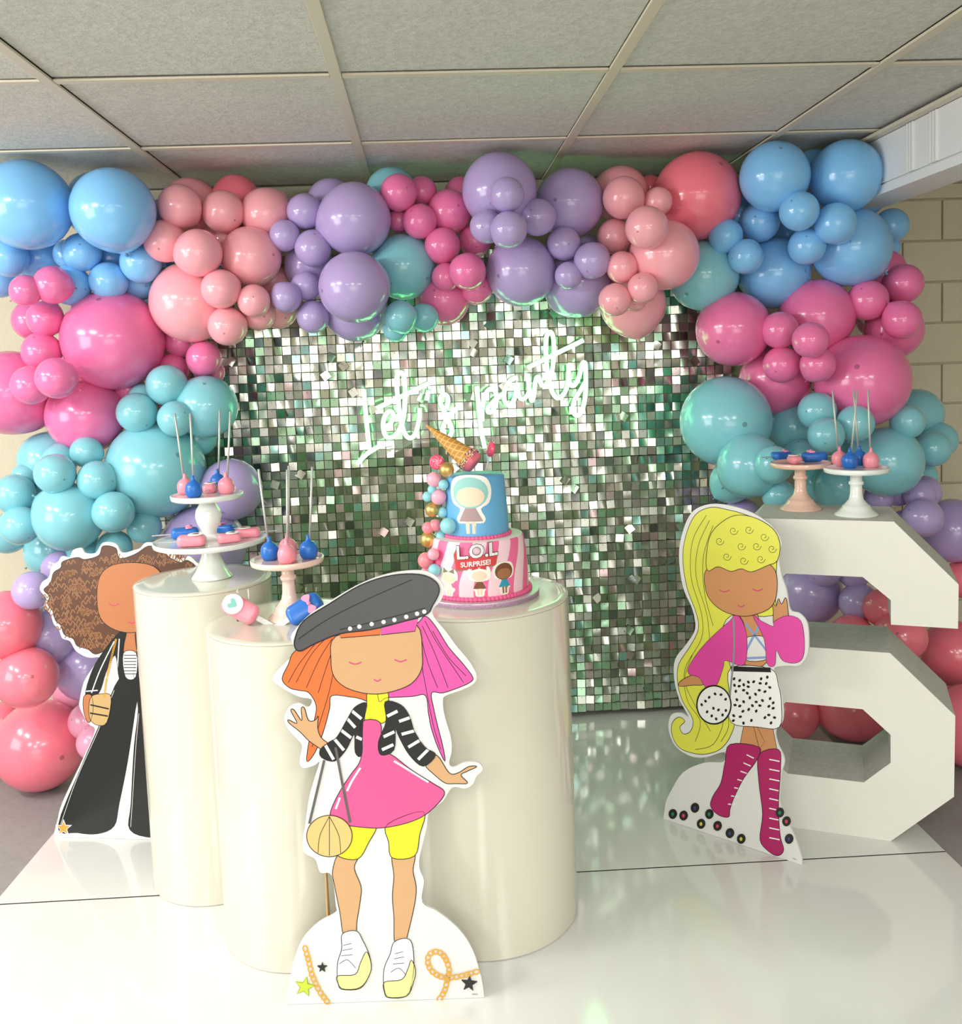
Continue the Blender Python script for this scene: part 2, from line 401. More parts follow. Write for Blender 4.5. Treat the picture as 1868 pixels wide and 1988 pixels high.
# ------------------------------------------------------------------ big number 6
M_six = bump(mat('white_foam_face', srgb(232, 230, 222), .7), 130, .0015, .6, 3)
M_six_side = bump(mat('grey_white_foam_edge', srgb(205, 206, 198), .75), 70, .002, .6, 5, .07)
A6, B6 = at_z(1546, 1607, 0), at_z(1730, 1633, 0)
e6 = (B6-A6).normalized(); ang6 = math.atan2(e6.y, e6.x)
D6 = .242
outer = [(-.092, 0), (.229, 0), (.373, .138), (.375, .345), (.228, .492), (-.085, .492), (-.085, .618), (-.018, .683), (.165, .683),
         (.230, .627), (.230, .565), (.380, .565), (.381, .675), (.237, .826), (-.092, .826), (-.235, .675), (-.235, .138)]
# the stem closes the loop on the left; the loop is cut out
hole = [(-.020, .146), (.166, .147), (.229, .207), (.229, .280), (.164, .340), (-.022, .340), (-.085, .280), (-.085, .207)]
bm = bmesh.new()
def ring(pts, z): return [bm.verts.new((p[0], p[1], z)) for p in pts]
of, ob = ring(outer, 0), ring(outer, -D6); hf, hb = ring(hole, 0), ring(hole, -D6)
def side(a, b, flip):
    n = len(a)
    for i in range(n):
        q = (a[i], a[(i+1) % n], b[(i+1) % n], b[i]); f = bm.faces.new(q if not flip else q[::-1]); f.material_index = 1
side(of, ob, True); side(hf, hb, False)
for O, Hh in ((of, hf), (ob, hb)):
    # fill the face between the outline and the hole in two halves
    o = lambda *k: [O[i] for i in k]
    # left/lower ring pieces: quads that bridge hole and outline
    for fc in ([O[0], O[1], Hh[1], Hh[0]], [O[1], O[2], Hh[2], Hh[1]], [O[2], O[3], Hh[3], Hh[2]], [O[3], O[4], Hh[4], Hh[3]],
               [O[4], O[5], Hh[5], Hh[4]], [O[5], O[6], O[15], O[16], Hh[7], Hh[6], Hh[5]], [O[16], O[0], Hh[0], Hh[7]],
               [O[6], O[7], O[14], O[15]], [O[7], O[8], O[13], O[14]], [O[8], O[9], O[12], O[13]], [O[9], O[10], O[11], O[12]]):
        bm.faces.new(fc).material_index = 0
six = link('giant_number', from_bm('giant_number', bm, [M_six, M_six_side]))
six.matrix_world = Matrix.Translation(A6) @ Matrix.Rotation(ang6, 4, 'Z') @ Matrix.Rotation(PI/2, 4, 'X')
tag(six, 'large white foam number 6 with chamfered corners, holding two cake stands on top', 'number')

# ------------------------------------------------------------------ balloons
COL = {'B': ('sky blue', srgb(132, 198, 250)), 'P': ('light pink', srgb(252, 174, 185)), 'H': ('hot pink', srgb(240, 120, 174)),
       'V': ('lilac', srgb(184, 164, 216)), 'T': ('aqua', srgb(136, 206, 218)), 'C': ('coral pink', srgb(250, 126, 146)),
       'Q': ('pale orchid', srgb(240, 166, 196))}
def balloon_me(c):
    nm, col = COL[c]
    m1 = mat(nm.replace(' ', '_')+'_latex', col, .20, 0, Subsurface_Weight=0.0)
    bsdf(m1).inputs['Coat Weight'].default_value = .35; bsdf(m1).inputs['Coat Roughness'].default_value = .06
    m2 = mat(nm.replace(' ', '_')+'_thick_latex', tuple(x*.55 for x in col[:3])+(1,), .3)
    pr, mi = [], []
    N = 22
    for i in range(N+1):
        t = PI*i/N; r = math.sin(t); z = math.cos(t)
        if i > N*.62: k = (i/N-.62)/.38; z *= 1+.10*k*k; r *= 1-.06*k
        pr.append([max(r, 0), z])
    pr[0] = [0, 1.004]; pr.insert(1, [.035, 1.0025]); pr.insert(2, [.055, .9985])
    pr[-1] = [.03, pr[-1][1]]; pr += [[.02, -1.13], [.05, -1.16], [.03, -1.20], [0, -1.20]]
    mi = [1, 1]+[0]*(len(pr)-7)+[1]*4
    return lathe_me('balloon', [tuple(p) for p in pr], [m1, m2], 32, True, mi, sharp=1.5)
BM = {c: balloon_me(c) for c in COL}
# cluster: (phrase, sort axis, [(u, v, r, colour, layer)])  measured on the photo, layer b(ack) m(iddle) f(ront)
CL = [
 ('top left corner cluster', 'u', 'B b 195 400 66; B b 78 500 48; B b 215 500 48; B b 268 545 38; B b -2 540 38; B m 133 494 29; B m 52 398 86; B m 220 408 80; B f 16 500 38; B f 274 510 40; B f 137 554 39; B f 211 546 37; B f 159 490 37'),
 ('cluster beside the top left corner', 'u', 'P b 370 402 56; P b 440 468 50; C b 458 386 46; V b 318 420 34; P b 530 545 30; P b 540 600 38; P b 503 610 32; P m 517 415 50; P m 370 587 78; P m 487 499 59; P f 320 468 41; P f 433 411 41; P f 349 401 42; P f 385 491 46; P f 429 561 38; P f 493 584 32; P f 442 633 38'),
 ('upper left column', 'v', 'H b 62 622 38; H b 350 662 32; H b 335 718 32; H b 408 722 28; H b 250 755 30; H m 22 763 82; H m 396 696 34; H m 166 807 74; H m 220 660 97; H f 103 553 37; H f 50 564 30; H f 88 619 35; H f 81 683 38; H f 60 748 38; H f 110 734 40'),
 ('middle left column', 'v', 'T b 385 850 36; T b 278 772 28; T b 92 893 55; T b 115 890 30; T b 72 960 28; T b 80 985 30; T b 48 925 25; T b 15 1035 40; T b 102 1068 52; T b 170 1085 45; T m 400 790 61; T m 302 911 95; T m 134 1003 67; T f 222 1063 34; T f 280 1023 33; T f 28 959 39; T f 39 1020 38; T f 341 813 35; T f 266 801 39; T f 324 748 40; T f 107 920 39; T f 168 878 31; T f 189 932 38; T f 220 994 40'),
 ('lower left column', 'v', 'V m 395 1062 82; V m 449 950 60; V m 170 1297 62; V m 95 1232 57; V f 113 1100 30; V f 62 1146 37'),
 ('foot of the left column', 'v', 'C b 5 1400 38; C b 2 1482 26; C m 12 1213 66; C m 52 1315 59; C m 78 1447 86'),
 ('foot of the left column', 'v', 'Q b 150 1340 46; Q f 170 1400 36; Q f 186 1440 36'),
 ('top cluster left of the middle', 'u', 'V b 643 395 48; V b 568 408 24; V b 600 515 48; V m 690 602 61; V m 688 426 71; V m 688 558 69; V f 594 555 29; V f 556 577 30; V f 608 615 32; V f 553 457 30; V f 592 411 35; V f 608 482 36'),
 ('top middle run', 'u', 'T b 760 375 50; T b 783 518 64; T f 768 640 24; T f 824 617 28; T f 778 615 32'),
 ('top middle run', 'u', 'H b 895 375 32; H b 862 582 50; H b 925 560 32; H b 872 411 43; H m 775 427 24; H m 820 371 28; H m 922 467 33; H m 866 538 28; H f 774 374 36; H f 815 430 34; H f 859 477 35; H f 908 527 36'),
 ('top cluster right of the middle', 'u', 'V b 1142 478 22; V b 1120 552 65; V m 970 370 73; V m 1106 395 67; V m 1012 527 68; V f 945 440 33; V f 1044 422 36; V f 984 378 34; V f 988 446 36; V f 1104 535 27; V f 1095 473 33; V f 1150 506 36'),
 ('cluster beside the top right corner', 'u', 'C b 1262 365 25; P b 1204 378 55; P b 1229 590 64; P b 1232 580 25; C m 1353 382 85; P m 1290 495 68; P f 1278 391 28; P f 1194 459 35; P f 1211 384 41; P f 1256 442 42; P f 1208 519 31; P f 1194 582 32; P f 1248 559 30'),
 ('top right corner cluster', 'u', 'B b 1580 325 35; B b 1440 400 30; B b 1435 420 22; B b 1530 455 32; B b 1690 392 24; B b 1728 480 20; B b 1731 438 33; B m 1504 343 67; B m 1642 342 69; B m 1503 530 69; B m 1652 480 76; B f 1409 458 33; B f 1475 431 39; B f 1622 434 40; B f 1552 410 38; B f 1567 478 36; B f 1448 498 34'),
 ('top right corner underside', 'u', 'T b 1366 535 68'),
 ('upper right column', 'v', 'H b 1715 530 45; H b 1700 620 36; H b 1735 640 56; H m 1585 615 73; H m 1424 639 72; H m 1505 737 68; H m 1674 740 90; H f 1588 708 34; H f 1514 641 36; H f 1574 660 35; H f 1518 708 36; H f 1754 551 38; H f 1685 583 39; H f 1751 621 37'),
 ('middle right column', 'v', 'T b 1420 935 42; T b 1590 935 42; T b 1625 945 45; T b 1640 870 30; T b 1785 925 34; T b 1780 805 50; T m 1540 830 47; T m 1554 885 34; T m 1822 855 36; T m 1409 818 88; T m 1456 904 63; T m 1722 896 68; T f 1512 962 32; T f 1503 902 37; T f 1661 822 36; T f 1587 798 37; T f 1604 845 35; T f 1762 819 33; T f 1811 871 35'),
 ('lower right column', 'v', 'V b 1440 1005 38; V b 1795 955 32; V b 1745 958 25; V b 1707 965 28; V b 1572 1150 62; V b 1600 1105 34; V b 1658 1110 32; V b 1668 1170 38; V m 1850 1030 62; V f 1785 960 30; V f 1758 1025 35; V f 1792 1005 38'),
 ('foot of the right column', 'v', 'C b 1712 1180 36; C b 1655 1235 42; C b 1748 1235 50; C b 1790 1330 50; C b 1540 1385 50; C b 1655 1372 66; C m 1868 1125 36; C m 1885 1410 80; C f 1853 1267 62'),
]
ORD = 'first second third fourth fifth sixth seventh eighth ninth tenth eleventh twelfth thirteenth fourteenth fifteenth sixteenth seventeenth eighteenth nineteenth twentieth'.split()
allb = []
for ci, (ph, ax, s) in enumerate(CL):
    for q, b in enumerate(s.split(';')):
        c, l, u, v, r = b.split(); allb.append(dict(c=c, l=l, u=float(u), v=float(v), r=float(r), ci=ci, q=q))
order = sorted(allb, key=lambda b: ('bmf'.index(b['l'])))
done = []
def base_depth(b):
    big = b['r'] > 100
    y = {'b': 2.98, 'm': 2.93, 'f': 2.86}[b['l']]
    if 430 < b['u'] < 1440 and b['v'] > 480: y = min(y, 3.02-b['r']/F*3)
    return min(y, 3.24-b['r']/F*3.0)
KN = .86
for b in order:
    Y = base_depth(b)
    for it in range(3):
        R = b['r']/F*Y
        for o in done:
            d2 = math.hypot(b['u']-o['u'], b['v']-o['v'])/F*o['Y']
            mind = KN*(R+o['R'])
            if d2 < mind: Y = min(Y, o['Y']-math.sqrt(max(0, mind*mind-d2*d2)))
        if b['v'] > 1300 or b['l'] != 'f': Y = max(Y, 2.50)
        Y = max(Y, 2.36)
        P = at_y(b['u'], b['v'], Y); R = b['r']/F*px(P)[2]
    if P.z < R: # rests on the floor
        for it in range(6):
            P = at_z(b['u'], b['v'], R-.004); R = b['r']/F*px(P)[2]
        Y = P.y
    if P.z+R > CZ-.002:
        for it in range(30):
            if P.z+R <= CZ-.002: break
            Y -= .02; P = at_y(b['u'], b['v'], Y); R = b['r']/F*px(P)[2]
    b['Y'], b['R'], b['P'] = Y, R, P; done.append(b)
def size(b): return 'large' if b['r'] >= 55 else 'medium' if b['r'] >= 42 else 'small'
for ci, (ph, ax, s) in enumerate(CL):
    grp = [b for b in done if b['ci'] == ci]
    for b in grp:
        same = sorted([o for o in done if size(o) == size(b) and o['c'] == b['c'] and CL[o['ci']][0] == ph], key=lambda o: o[ax])
        k = same.index(b); cn = COL[b['c']][0]
        if len(same) == 1: lb = f"the only {size(b)} {cn} balloon of the {ph}"
        else:
            w_ = 'from the left' if ax == 'u' else 'from the top'
            if k == len(same)-1: pos = 'rightmost' if ax == 'u' else 'lowest'; lb = f"{pos} {size(b)} {cn} balloon of the {ph}"
            elif k == 0: pos = 'leftmost' if ax == 'u' else 'topmost'; lb = f"{pos} {size(b)} {cn} balloon of the {ph}"
            else: lb = f"{ORD[k]} {size(b)} {cn} balloon {w_}, {ph}"
        o = link('balloon', BM[b['c']], None, b['P'])
        o.scale = (b['R'],)*3
        d = (Vector(CO)-b['P']).normalized()
        d = (d*.8+Vector((random.uniform(-1, 1), random.uniform(-.6, .6), random.uniform(-1, 1)))*1.6).normalized()
        o.rotation_euler = d.to_track_quat('Z', 'Y').to_euler()
        tag(o, lb, 'balloon', f"{cn} balloons of the {ph}")

# ------------------------------------------------------------------ cardboard cutouts (printed figures)
def paper(nm, *c, r=.38): return mat('print_'+nm, srgb(*c), r)
M_board = mat('white_foam_board', srgb(226, 226, 224), .45); M_core = mat('board_edge', srgb(226, 226, 222), .7)
M_tan = mat('brown_cardboard', srgb(196, 160, 112), .85)
K = paper('black_line', 22, 20, 22)
M_orange, M_hotp, M_skin1, M_yel = paper('orange', 238, 112, 52), paper('magenta', 224, 82, 164), paper('tan_skin', 208, 164, 118), paper('yellow', 232, 222, 40)
M_char, M_dress, M_wht, M_sole = paper('charcoal', 78, 78, 80), paper('pink', 226, 88, 146), paper('white', 246, 246, 246), paper('pale_yellow', 236, 230, 150)
M_blk, M_skin2, M_brown, M_gold = paper('black', 26, 26, 25), paper('brown_skin', 186, 118, 76), paper('brown', 92, 58, 40), paper('gold', 214, 160, 60)
M_blond, M_fuch, M_boot, M_grey = paper('blond', 226, 226, 84), paper('fuchsia', 226, 74, 164), paper('raspberry', 176, 28, 100), paper('pale_grey', 232, 232, 230)
M_lime, M_blu, M_lip, M_skin3, M_cur = paper('lime', 196, 214, 60), paper('soft_blue', 140, 165, 215), paper('lip', 206, 52, 120), paper('warm_skin', 206, 146, 98), paper('curl', 150, 104, 70)
M_cols = [paper('green_dot', 30, 130, 90), paper('red_dot', 210, 60, 90), paper('blue_dot', 60, 60, 130), paper('yellow_dot', 214, 200, 70)]
class Standee:
    def __init__(s, A, B, lean, label, outline, corners, thick=.006):
        e = (B-A).normalized(); back = Vector((-e.y, e.x, 0)); u = (Vector((0, 0, 1))*math.cos(lean)+back*math.sin(lean)); n = e.cross(u)
        s.e, s.u, s.n, s.A = e, u, n, A+Vector((0, 0, .0008))
        s.root = thing('cardboard_cutout', (0, 0, 0), label, 'cutout')
        s.root.matrix_world = Matrix(((e.x, u.x, n.x, s.A.x), (e.y, u.y, n.y, s.A.y), (e.z, u.z, n.z, s.A.z), (0, 0, 0, 1)))
        P = []
        for q in outline: P.append(s.p(q))
        pts = [tuple(x) for x in spline(P, 4)]
        pts = [(x, max(y, 0)) for x, y in pts]
        for c in corners: pts.append(s.p(c))
        pts = [(x, max(y, 0)) for x, y in pts]
        bm = bmesh.new(); slab_bm(bm, pts, -thick, 0, 0, 1)
        link('board', from_bm('board', bm, [M_board, M_core]), s.root)
        s.k = 0
    def p(s, q):
        d = ray(*q); d = Vector(d); o = Vector(CO)
        t = (s.A-o).dot(s.n)/d.dot(s.n); P = o+d*t-s.A
        return P.dot(s.e), P.dot(s.u)
    def piece(s, name, pts, m, smooth=True, line=.0016, strands=(), lm=None, lw=.0013, extra=(), sub=4):
        z = .0003+.00012*s.k; s.k += 1
        P = [s.p(q) for q in pts]
        if smooth: P = [tuple(x) for x in spline(P, sub, True)]
        bm = bmesh.new(); slab_bm(bm, P, .0001, z, 0)
        if line: ribbon_bm(bm, P+[], line, z+.00012, 1, True)
        for st in strands: ribbon_bm(bm, [tuple(x) for x in spline([s.p(q) for q in st], 5)], lw, z+.0001, 2)
        mats = [m, K, lm or K]
        for (poly, em_) in extra:
            Q = [s.p(q) for q in poly]; mats.append(em_); slab_bm(bm, Q, .0001, z+.00015, len(mats)-1)
        link(name, from_bm(name, bm, mats), s.root)
    def lines(s, name, sts, m, w):
        z = .0004+.00012*s.k; s.k += 1; bm = bmesh.new()
        for st in sts: ribbon_bm(bm, [tuple(x) for x in spline([s.p(q) for q in st], 6)], w, z, 0)
        link(name, from_bm(name, bm, m), s.root)
    def rings(s, name, path, m, rx, ry, w):
        z = .0004+.00012*s.k; s.k += 1; bm = bmesh.new()
        P = [np.array(s.p(q)) for q in path]; Q = spline(P, 12); L = [0]
        for a, b in zip(Q[:-1], Q[1:]): L.append(L[-1]+np.hypot(*(b-a)))
        n = int(L[-1]/(rx*1.55))
        for k in range(n):
            t = (k+.5)/n*L[-1]; i = min(np.searchsorted(L, t), len(Q)-1)
            d = Q[i]-Q[i-1]; d = d/np.hypot(*d); nn = np.array([-d[1], d[0]])
            ribbon_bm(bm, [tuple(Q[i]+d*rx*math.cos(a)+nn*ry*math.sin(a)) for a in (2*PI*j/14 for j in range(14))], w, z+.00008*(k % 2), 0, True)
        link(name, from_bm(name, bm, m), s.root)
    def face(s, e1, e2, mouth, w=7):
        z = 0
        s.lines('printed_features', [[(e1[0]-w, e1[1]), (e1[0], e1[1]+4), (e1[0]+w, e1[1])], [(e2[0]-w, e2[1]), (e2[0], e2[1]+4), (e2[0]+w, e2[1])],
                                     [(mouth[0]-7, mouth[1]), (mouth[0], mouth[1]+4), (mouth[0]+7, mouth[1])]], M_lip, .0022)
def star(c, r, k=.42, rot=0):
    return [(c[0]+(r if i % 2 == 0 else r*k)*math.sin(PI*i/5+rot), c[1]-(r if i % 2 == 0 else r*k)*math.cos(PI*i/5+rot)) for i in range(10)]
def oval(c, rx, ry, n=20, rot=0):
    return [(c[0]+rx*math.cos(2*PI*i/n)*math.cos(rot)-ry*math.sin(2*PI*i/n)*math.sin(rot), c[1]+rx*math.cos(2*PI*i/n)*math.sin(rot)+ry*math.sin(2*PI*i/n)*math.cos(rot)) for i in range(n)]

# front cutout
A, B = at_z(558.5, 1951, 0), at_z(939.6, 1937, 0)
s = Standee(A, B, math.radians(3), 'front cardboard cutout of a girl in dark hat and pink dress, before the middle pedestals',
 [(560, 1925), (568, 1874), (586, 1826), (618, 1792), (651, 1773), (652, 1757), (643.5, 1699), (622, 1694), (612, 1668), (590, 1655), (588, 1630), (592, 1606), (600, 1550), (610, 1513), (620, 1480),
  (610, 1486), (589, 1491), (581.6, 1479), (586.5, 1449), (576.6, 1434.6), (559, 1415), (552, 1393), (562, 1373), (581.6, 1365.6), (599, 1373), (605, 1358), (581.6, 1353), (557, 1341), (540, 1330), (530, 1320), (534.8, 1306.5), (557, 1284), (574, 1268),
  (565.6, 1242), (570, 1226), (601, 1193), (643, 1166), (692, 1137), (742, 1117), (791, 1108), (828, 1109), (850, 1122), (862, 1141.5), (857, 1164), (841, 1183), (843, 1198), (865, 1225), (889, 1257), (911.5, 1284), (925, 1309), (921, 1326),
  (899, 1338.5), (865, 1351), (860, 1362), (863, 1388), (875, 1430), (877, 1457), (872, 1482), (882, 1489), (904, 1480), (929, 1481), (937, 1494), (924, 1508.5), (919, 1521), (904, 1530.6), (878, 1529), (860, 1555.6), (833, 1577), (828, 1609), (815, 1662), (815, 1688), (823, 1710), (820, 1752),
  (852, 1771), (892, 1805), (918, 1845), (934, 1896), (939, 1925)], [(940.5, 1937), (558.5, 1951)])
s.piece('printed_hair', [(575, 1262), (640, 1225), (733, 1222), (733, 1353), (690, 1354), (645, 1350), (640, 1375), (628, 1420), (612, 1460), (596, 1478), (600, 1440), (610, 1400), (614, 1370), (600, 1345), (580, 1340), (562, 1335), (548, 1318), (560, 1290)], M_orange,
        strands=[[(640, 1232), (605, 1270), (575, 1325)], [(645, 1240), (620, 1280), (595, 1335)], [(648, 1255), (632, 1300), (618, 1345)], [(650, 1290), (640, 1340), (622, 1400), (606, 1450)], [(612, 1250), (580, 1290), (560, 1325)]])
s.piece('printed_hair', [(805, 1212), (825, 1196), (845, 1215), (870, 1255), (900, 1290), (918, 1315), (912, 1325), (890, 1335), (860, 1345), (838, 1345), (842, 1375), (850, 1410), (860, 1450), (864, 1478), (850, 1450), (838, 1415), (832, 1385), (826, 1350), (800, 1352), (752, 1354), (734, 1353), (734, 1222)], M_hotp,
        strands=[[(825, 1205), (850, 1250), (890, 1310), (900, 1325)], [(820, 1215), (845, 1270), (870, 1335)], [(818, 1240), (832, 1290), (850, 1335)], [(815, 1270), (828, 1340), (842, 1410), (856, 1455)], [(840, 1225), (870, 1275), (905, 1312)]])
s.piece('printed_neck', [(716, 1335), (750, 1335), (754, 1370), (747, 1402), (710, 1402), (712, 1370)], M_yel)
s.piece('printed_arm', [(620, 1452), (600, 1438), (582, 1420), (562, 1404), (560, 1397), (577, 1404), (565, 1380), (571, 1378), (586, 1399), (585, 1376), (591, 1374), (599, 1398), (612, 1398), (618, 1390), (617, 1412), (624, 1432), (645, 1450), (640, 1466)], M_skin1)
s.piece('printed_arm', [(826, 1484), (848, 1466), (872, 1500), (890, 1500), (910, 1488), (926, 1488), (905, 1498), (895, 1505), (908, 1520), (885, 1521), (865, 1520), (845, 1505)], M_skin1)
s.piece('printed_leg', [(660, 1655), (695, 1660), (688, 1685), (701, 1720), (700, 1745), (693, 1790), (690, 1818), (668, 1816), (660, 1770), (650, 1720), (646, 1690)], M_skin1)
s.piece('printed_leg', [(763, 1658), (804, 1655), (802, 1690), (808, 1720), (806, 1750), (795, 1800), (785, 1832), (767, 1832), (765, 1780), (762, 1740), (765, 1700)], M_skin1)
s.piece('printed_shorts', [(680, 1590), (730, 1600), (716, 1635), (695, 1667), (658, 1662), (650, 1640), (660, 1600)], M_yel)
s.piece('printed_shorts', [(752, 1600), (822, 1575), (815, 1620), (805, 1661), (762, 1665), (755, 1635)], M_yel)
s.piece('printed_dress', [(702, 1402), (738, 1402), (742, 1450), (768, 1470), (800, 1495), (840, 1520), (863, 1537), (850, 1560), (820, 1585), (780, 1600), (735, 1607), (690, 1604), (655, 1598), (641, 1582), (655, 1545), (680, 1505), (698, 1480), (704, 1450)], M_dress,
        strands=[[(765, 1477), (790, 1492), (832, 1518)], [(700, 1490), (684, 1515), (674, 1535)], [(660, 1548), (652, 1570)]], lm=M_wht, lw=.004)
s.piece('printed_sleeve', [(712, 1365), (690, 1372), (675, 1395), (655, 1430), (640, 1440), (622, 1455), (625, 1470), (650, 1477), (672, 1455), (688, 1425), (690, 1460), (702, 1464), (705, 1400)], M_blk,
        strands=[[(672, 1392), (690, 1412)], [(660, 1415), (682, 1432)], [(648, 1432), (668, 1456)], [(632, 1446), (648, 1474)], [(684, 1380), (702, 1395)], [(692, 1430), (703, 1435)]], lm=M_wht, lw=.006)
s.piece('printed_sleeve', [(748, 1362), (778, 1368), (795, 1390), (805, 1420), (825, 1450), (846, 1465), (822, 1487), (795, 1465), (775, 1430), (768, 1415), (765, 1455), (740, 1465), (735, 1440), (750, 1400)], M_blk,
        strands=[[(775, 1400), (798, 1392)], [(780, 1425), (806, 1418)], [(793, 1450), (818, 1435)], [(812, 1474), (834, 1452)], [(752, 1390), (772, 1380)], [(745, 1430), (766, 1420)], [(742, 1455), (764, 1445)]], lm=M_wht, lw=.006)
s.piece('printed_face', [(652, 1235), (735, 1220), (808, 1212), (820, 1270), (816, 1305), (790, 1332), (733, 1347), (680, 1338), (650, 1315), (643, 1280)], M_skin1)
s.face((690, 1285), (778, 1280), (733, 1318), 12)
s.piece('printed_fringe', [(658, 1222), (738, 1216), (738, 1232), (662, 1238)], M_orange, smooth=False)
s.piece('printed_fringe', [(740, 1216), (812, 1200), (806, 1225), (740, 1232)], M_hotp, smooth=False)
s.piece('printed_hat', [(573, 1240), (590, 1205), (640, 1172), (700, 1136), (760, 1117), (815, 1115), (845, 1128), (853, 1148), (840, 1175), (828, 1192), (780, 1207), (720, 1222), (660, 1230), (610, 1250), (585, 1263), (574, 1258)], M_char, line=.0026,
        strands=[[(580, 1240), (640, 1200), (720, 1160), (800, 1125)], [(660, 1222), (740, 1203), (826, 1180)]], lw=.002,
        extra=[(oval((x, y), 4.2, 4.2, 10), M_wht) for x, y in ((680, 1220), (698, 1216), (722, 1211), (745, 1207), (766, 1203), (789, 1197), (810, 1191), (824, 1187))])
s.lines('printed_strap', [[(630, 1475), (616, 1535), (601, 1598)], [(652, 1450), (665, 1520), (680, 1596)]], paper('strap_grey', 96, 92, 90), .005)
s.piece('printed_bag', oval((640, 1622), 44, 40, 24), paper('straw', 226, 190, 120), strands=[[(640, 1584), (622, 1620), (618, 1655)], [(640, 1584), (658, 1620), (662, 1655)], [(640, 1584), (640, 1660)]])
for (c, d) in (([(665, 1812), (692, 1806), (705, 1825), (718, 1855), (720, 1885), (700, 1915), (665, 1918), (656, 1900), (656, 1868), (664, 1840)], [(656, 1893), (690, 1890), (700, 1868), (712, 1846), (721, 1870), (718, 1890), (700, 1917), (665, 1919), (657, 1908)]),
               ([(765, 1828), (787, 1820), (800, 1830), (804, 1870), (800, 1905), (790, 1930), (755, 1934), (746, 1915), (746, 1880), (758, 1850)], [(747, 1905), (780, 1900), (792, 1880), (799, 1862), (807, 1882), (803, 1905), (790, 1932), (755, 1935), (747, 1925)])):
    x, y = c[0]
    s.piece('printed_shoe', c, M_wht, strands=[[(x+2, y+22), (x+18, y+18)], [(x, y+32), (x+20, y+28)], [(x-2, y+42), (x+20, y+40)], [(x-6, y+58), (x+10, y+50), (x+26, y+66)]])
    s.piece('printed_sole', d, M_sole)
s.rings('printed_chain', [(592, 1835), (600, 1865), (606, 1890), (613, 1907), (622, 1925), (638, 1946)], M_gold, .0065, .0046, .0028)
s.rings('printed_chain', [(851, 1941), (862, 1925), (868, 1905), (872, 1880), (862, 1855), (848, 1846), (834, 1852), (831, 1868), (840, 1885), (858, 1895), (880, 1896), (908, 1890), (928, 1884)], M_gold, .0065, .0046, .0028)
s.piece('printed_star', star((592, 1914), 20, .42, .2), M_lime, smooth=False, line=.0008)
s.piece('printed_star', star((626, 1877), 10), M_blk, smooth=False, line=0)
s.piece('printed_star', star((911, 1908), 16, .42, .1), M_blk, smooth=False, line=0)
bm = bmesh.new(); slab_bm(bm, [(-.0065, .0), (-.050, .0), (-.0065, .42)], -.0015, .0015)
o = link('rear_strut', from_bm('rear_strut', bm, M_tan), s.root); o.matrix_local = Matrix.Translation((.085, 0, 0)) @ Matrix(((0, 0, 1, 0), (0, 1, 0, 0), (1, 0, 0, 0), (0, 0, 0, 1)))
FRONT = s
# right cutout
A, B = at_z(1288, 1590, 0), at_z(1557, 1680, 0)
s = Standee(A, B, math.radians(4), 'cardboard cutout of a girl with long blond ponytail, leaning before the giant number',
 [(1292, 1560), (1300, 1541), (1326, 1500), (1367, 1481), (1404, 1479), (1406, 1460), (1370.5, 1470), (1341, 1468), (1311, 1448), (1298, 1414), (1303.5, 1388), (1322, 1384), (1337, 1392), (1330, 1378), (1318, 1355), (1309, 1317), (1311, 1280), (1333, 1250), (1350, 1220.6), (1344.5, 1183), (1326, 1139), (1318.4, 1079), (1326, 1031), (1344.5, 993.5), (1378, 978.6),
  (1419, 982), (1463.6, 997), (1501, 1023), (1517.6, 1053), (1512, 1079), (1517, 1116), (1527, 1146), (1534, 1183), (1553, 1191), (1568, 1213), (1569, 1265), (1553, 1291), (1530.6, 1292), (1503, 1297), (1510, 1320), (1519.5, 1362), (1519.5, 1399), (1506, 1418), (1510, 1444), (1523, 1474), (1517, 1503.6), (1514, 1556), (1525, 1588), (1542, 1623), (1555, 1660), (1557, 1670)], [(1557, 1680), (1288, 1590)])
s.piece('printed_hair', [(1380, 985), (1350, 1000), (1332, 1040), (1326, 1085), (1334, 1140), (1352, 1190), (1356, 1222), (1340, 1255), (1318, 1290), (1316, 1325), (1325, 1360), (1345, 1395), (1342, 1418), (1328, 1425), (1320, 1412), (1330, 1400), (1318, 1392), (1305, 1405), (1306, 1430), (1320, 1452), (1345, 1462), (1370, 1464), (1398, 1455), (1418, 1430), (1428, 1390), (1420, 1300), (1402, 1240), (1420, 1195), (1500, 1195), (1505, 1150), (1508, 1100), (1510, 1060), (1490, 1020), (1450, 1000), (1415, 990)], M_blond,
        strands=[[(1372, 1000), (1345, 1050), (1342, 1120), (1362, 1190), (1362, 1240), (1330, 1300), (1335, 1360), (1360, 1400), (1350, 1440)], [(1378, 1010), (1356, 1060), (1352, 1120), (1372, 1190), (1378, 1240)], [(1385, 1020), (1366, 1080), (1368, 1150), (1385, 1215)], [(1345, 1270), (1330, 1320), (1350, 1370), (1380, 1420)], [(1400, 1350), (1405, 1400), (1385, 1445), (1350, 1455)], [(1410, 1370), (1415, 1410), (1400, 1440)]])
s.piece('printed_leg', [(1445, 1405), (1468, 1405), (1485, 1440), (1470, 1460), (1436, 1450)], M_skin3, smooth=False)
s.piece('printed_leg', [(1462, 1405), (1500, 1408), (1510, 1460), (1478, 1466)], M_skin3, smooth=False)
s.piece('printed_boot', [(1418, 1445), (1474, 1450), (1470, 1475), (1445, 1510), (1427, 1545), (1418, 1570), (1415, 1586), (1395, 1582), (1380, 1565), (1385, 1545), (1400, 1520), (1408, 1480)], M_boot,
        strands=[[(1450-i*6, 1465+i*16), (1464-i*6, 1472+i*15)] for i in range(7)], lm=M_wht, lw=.003)
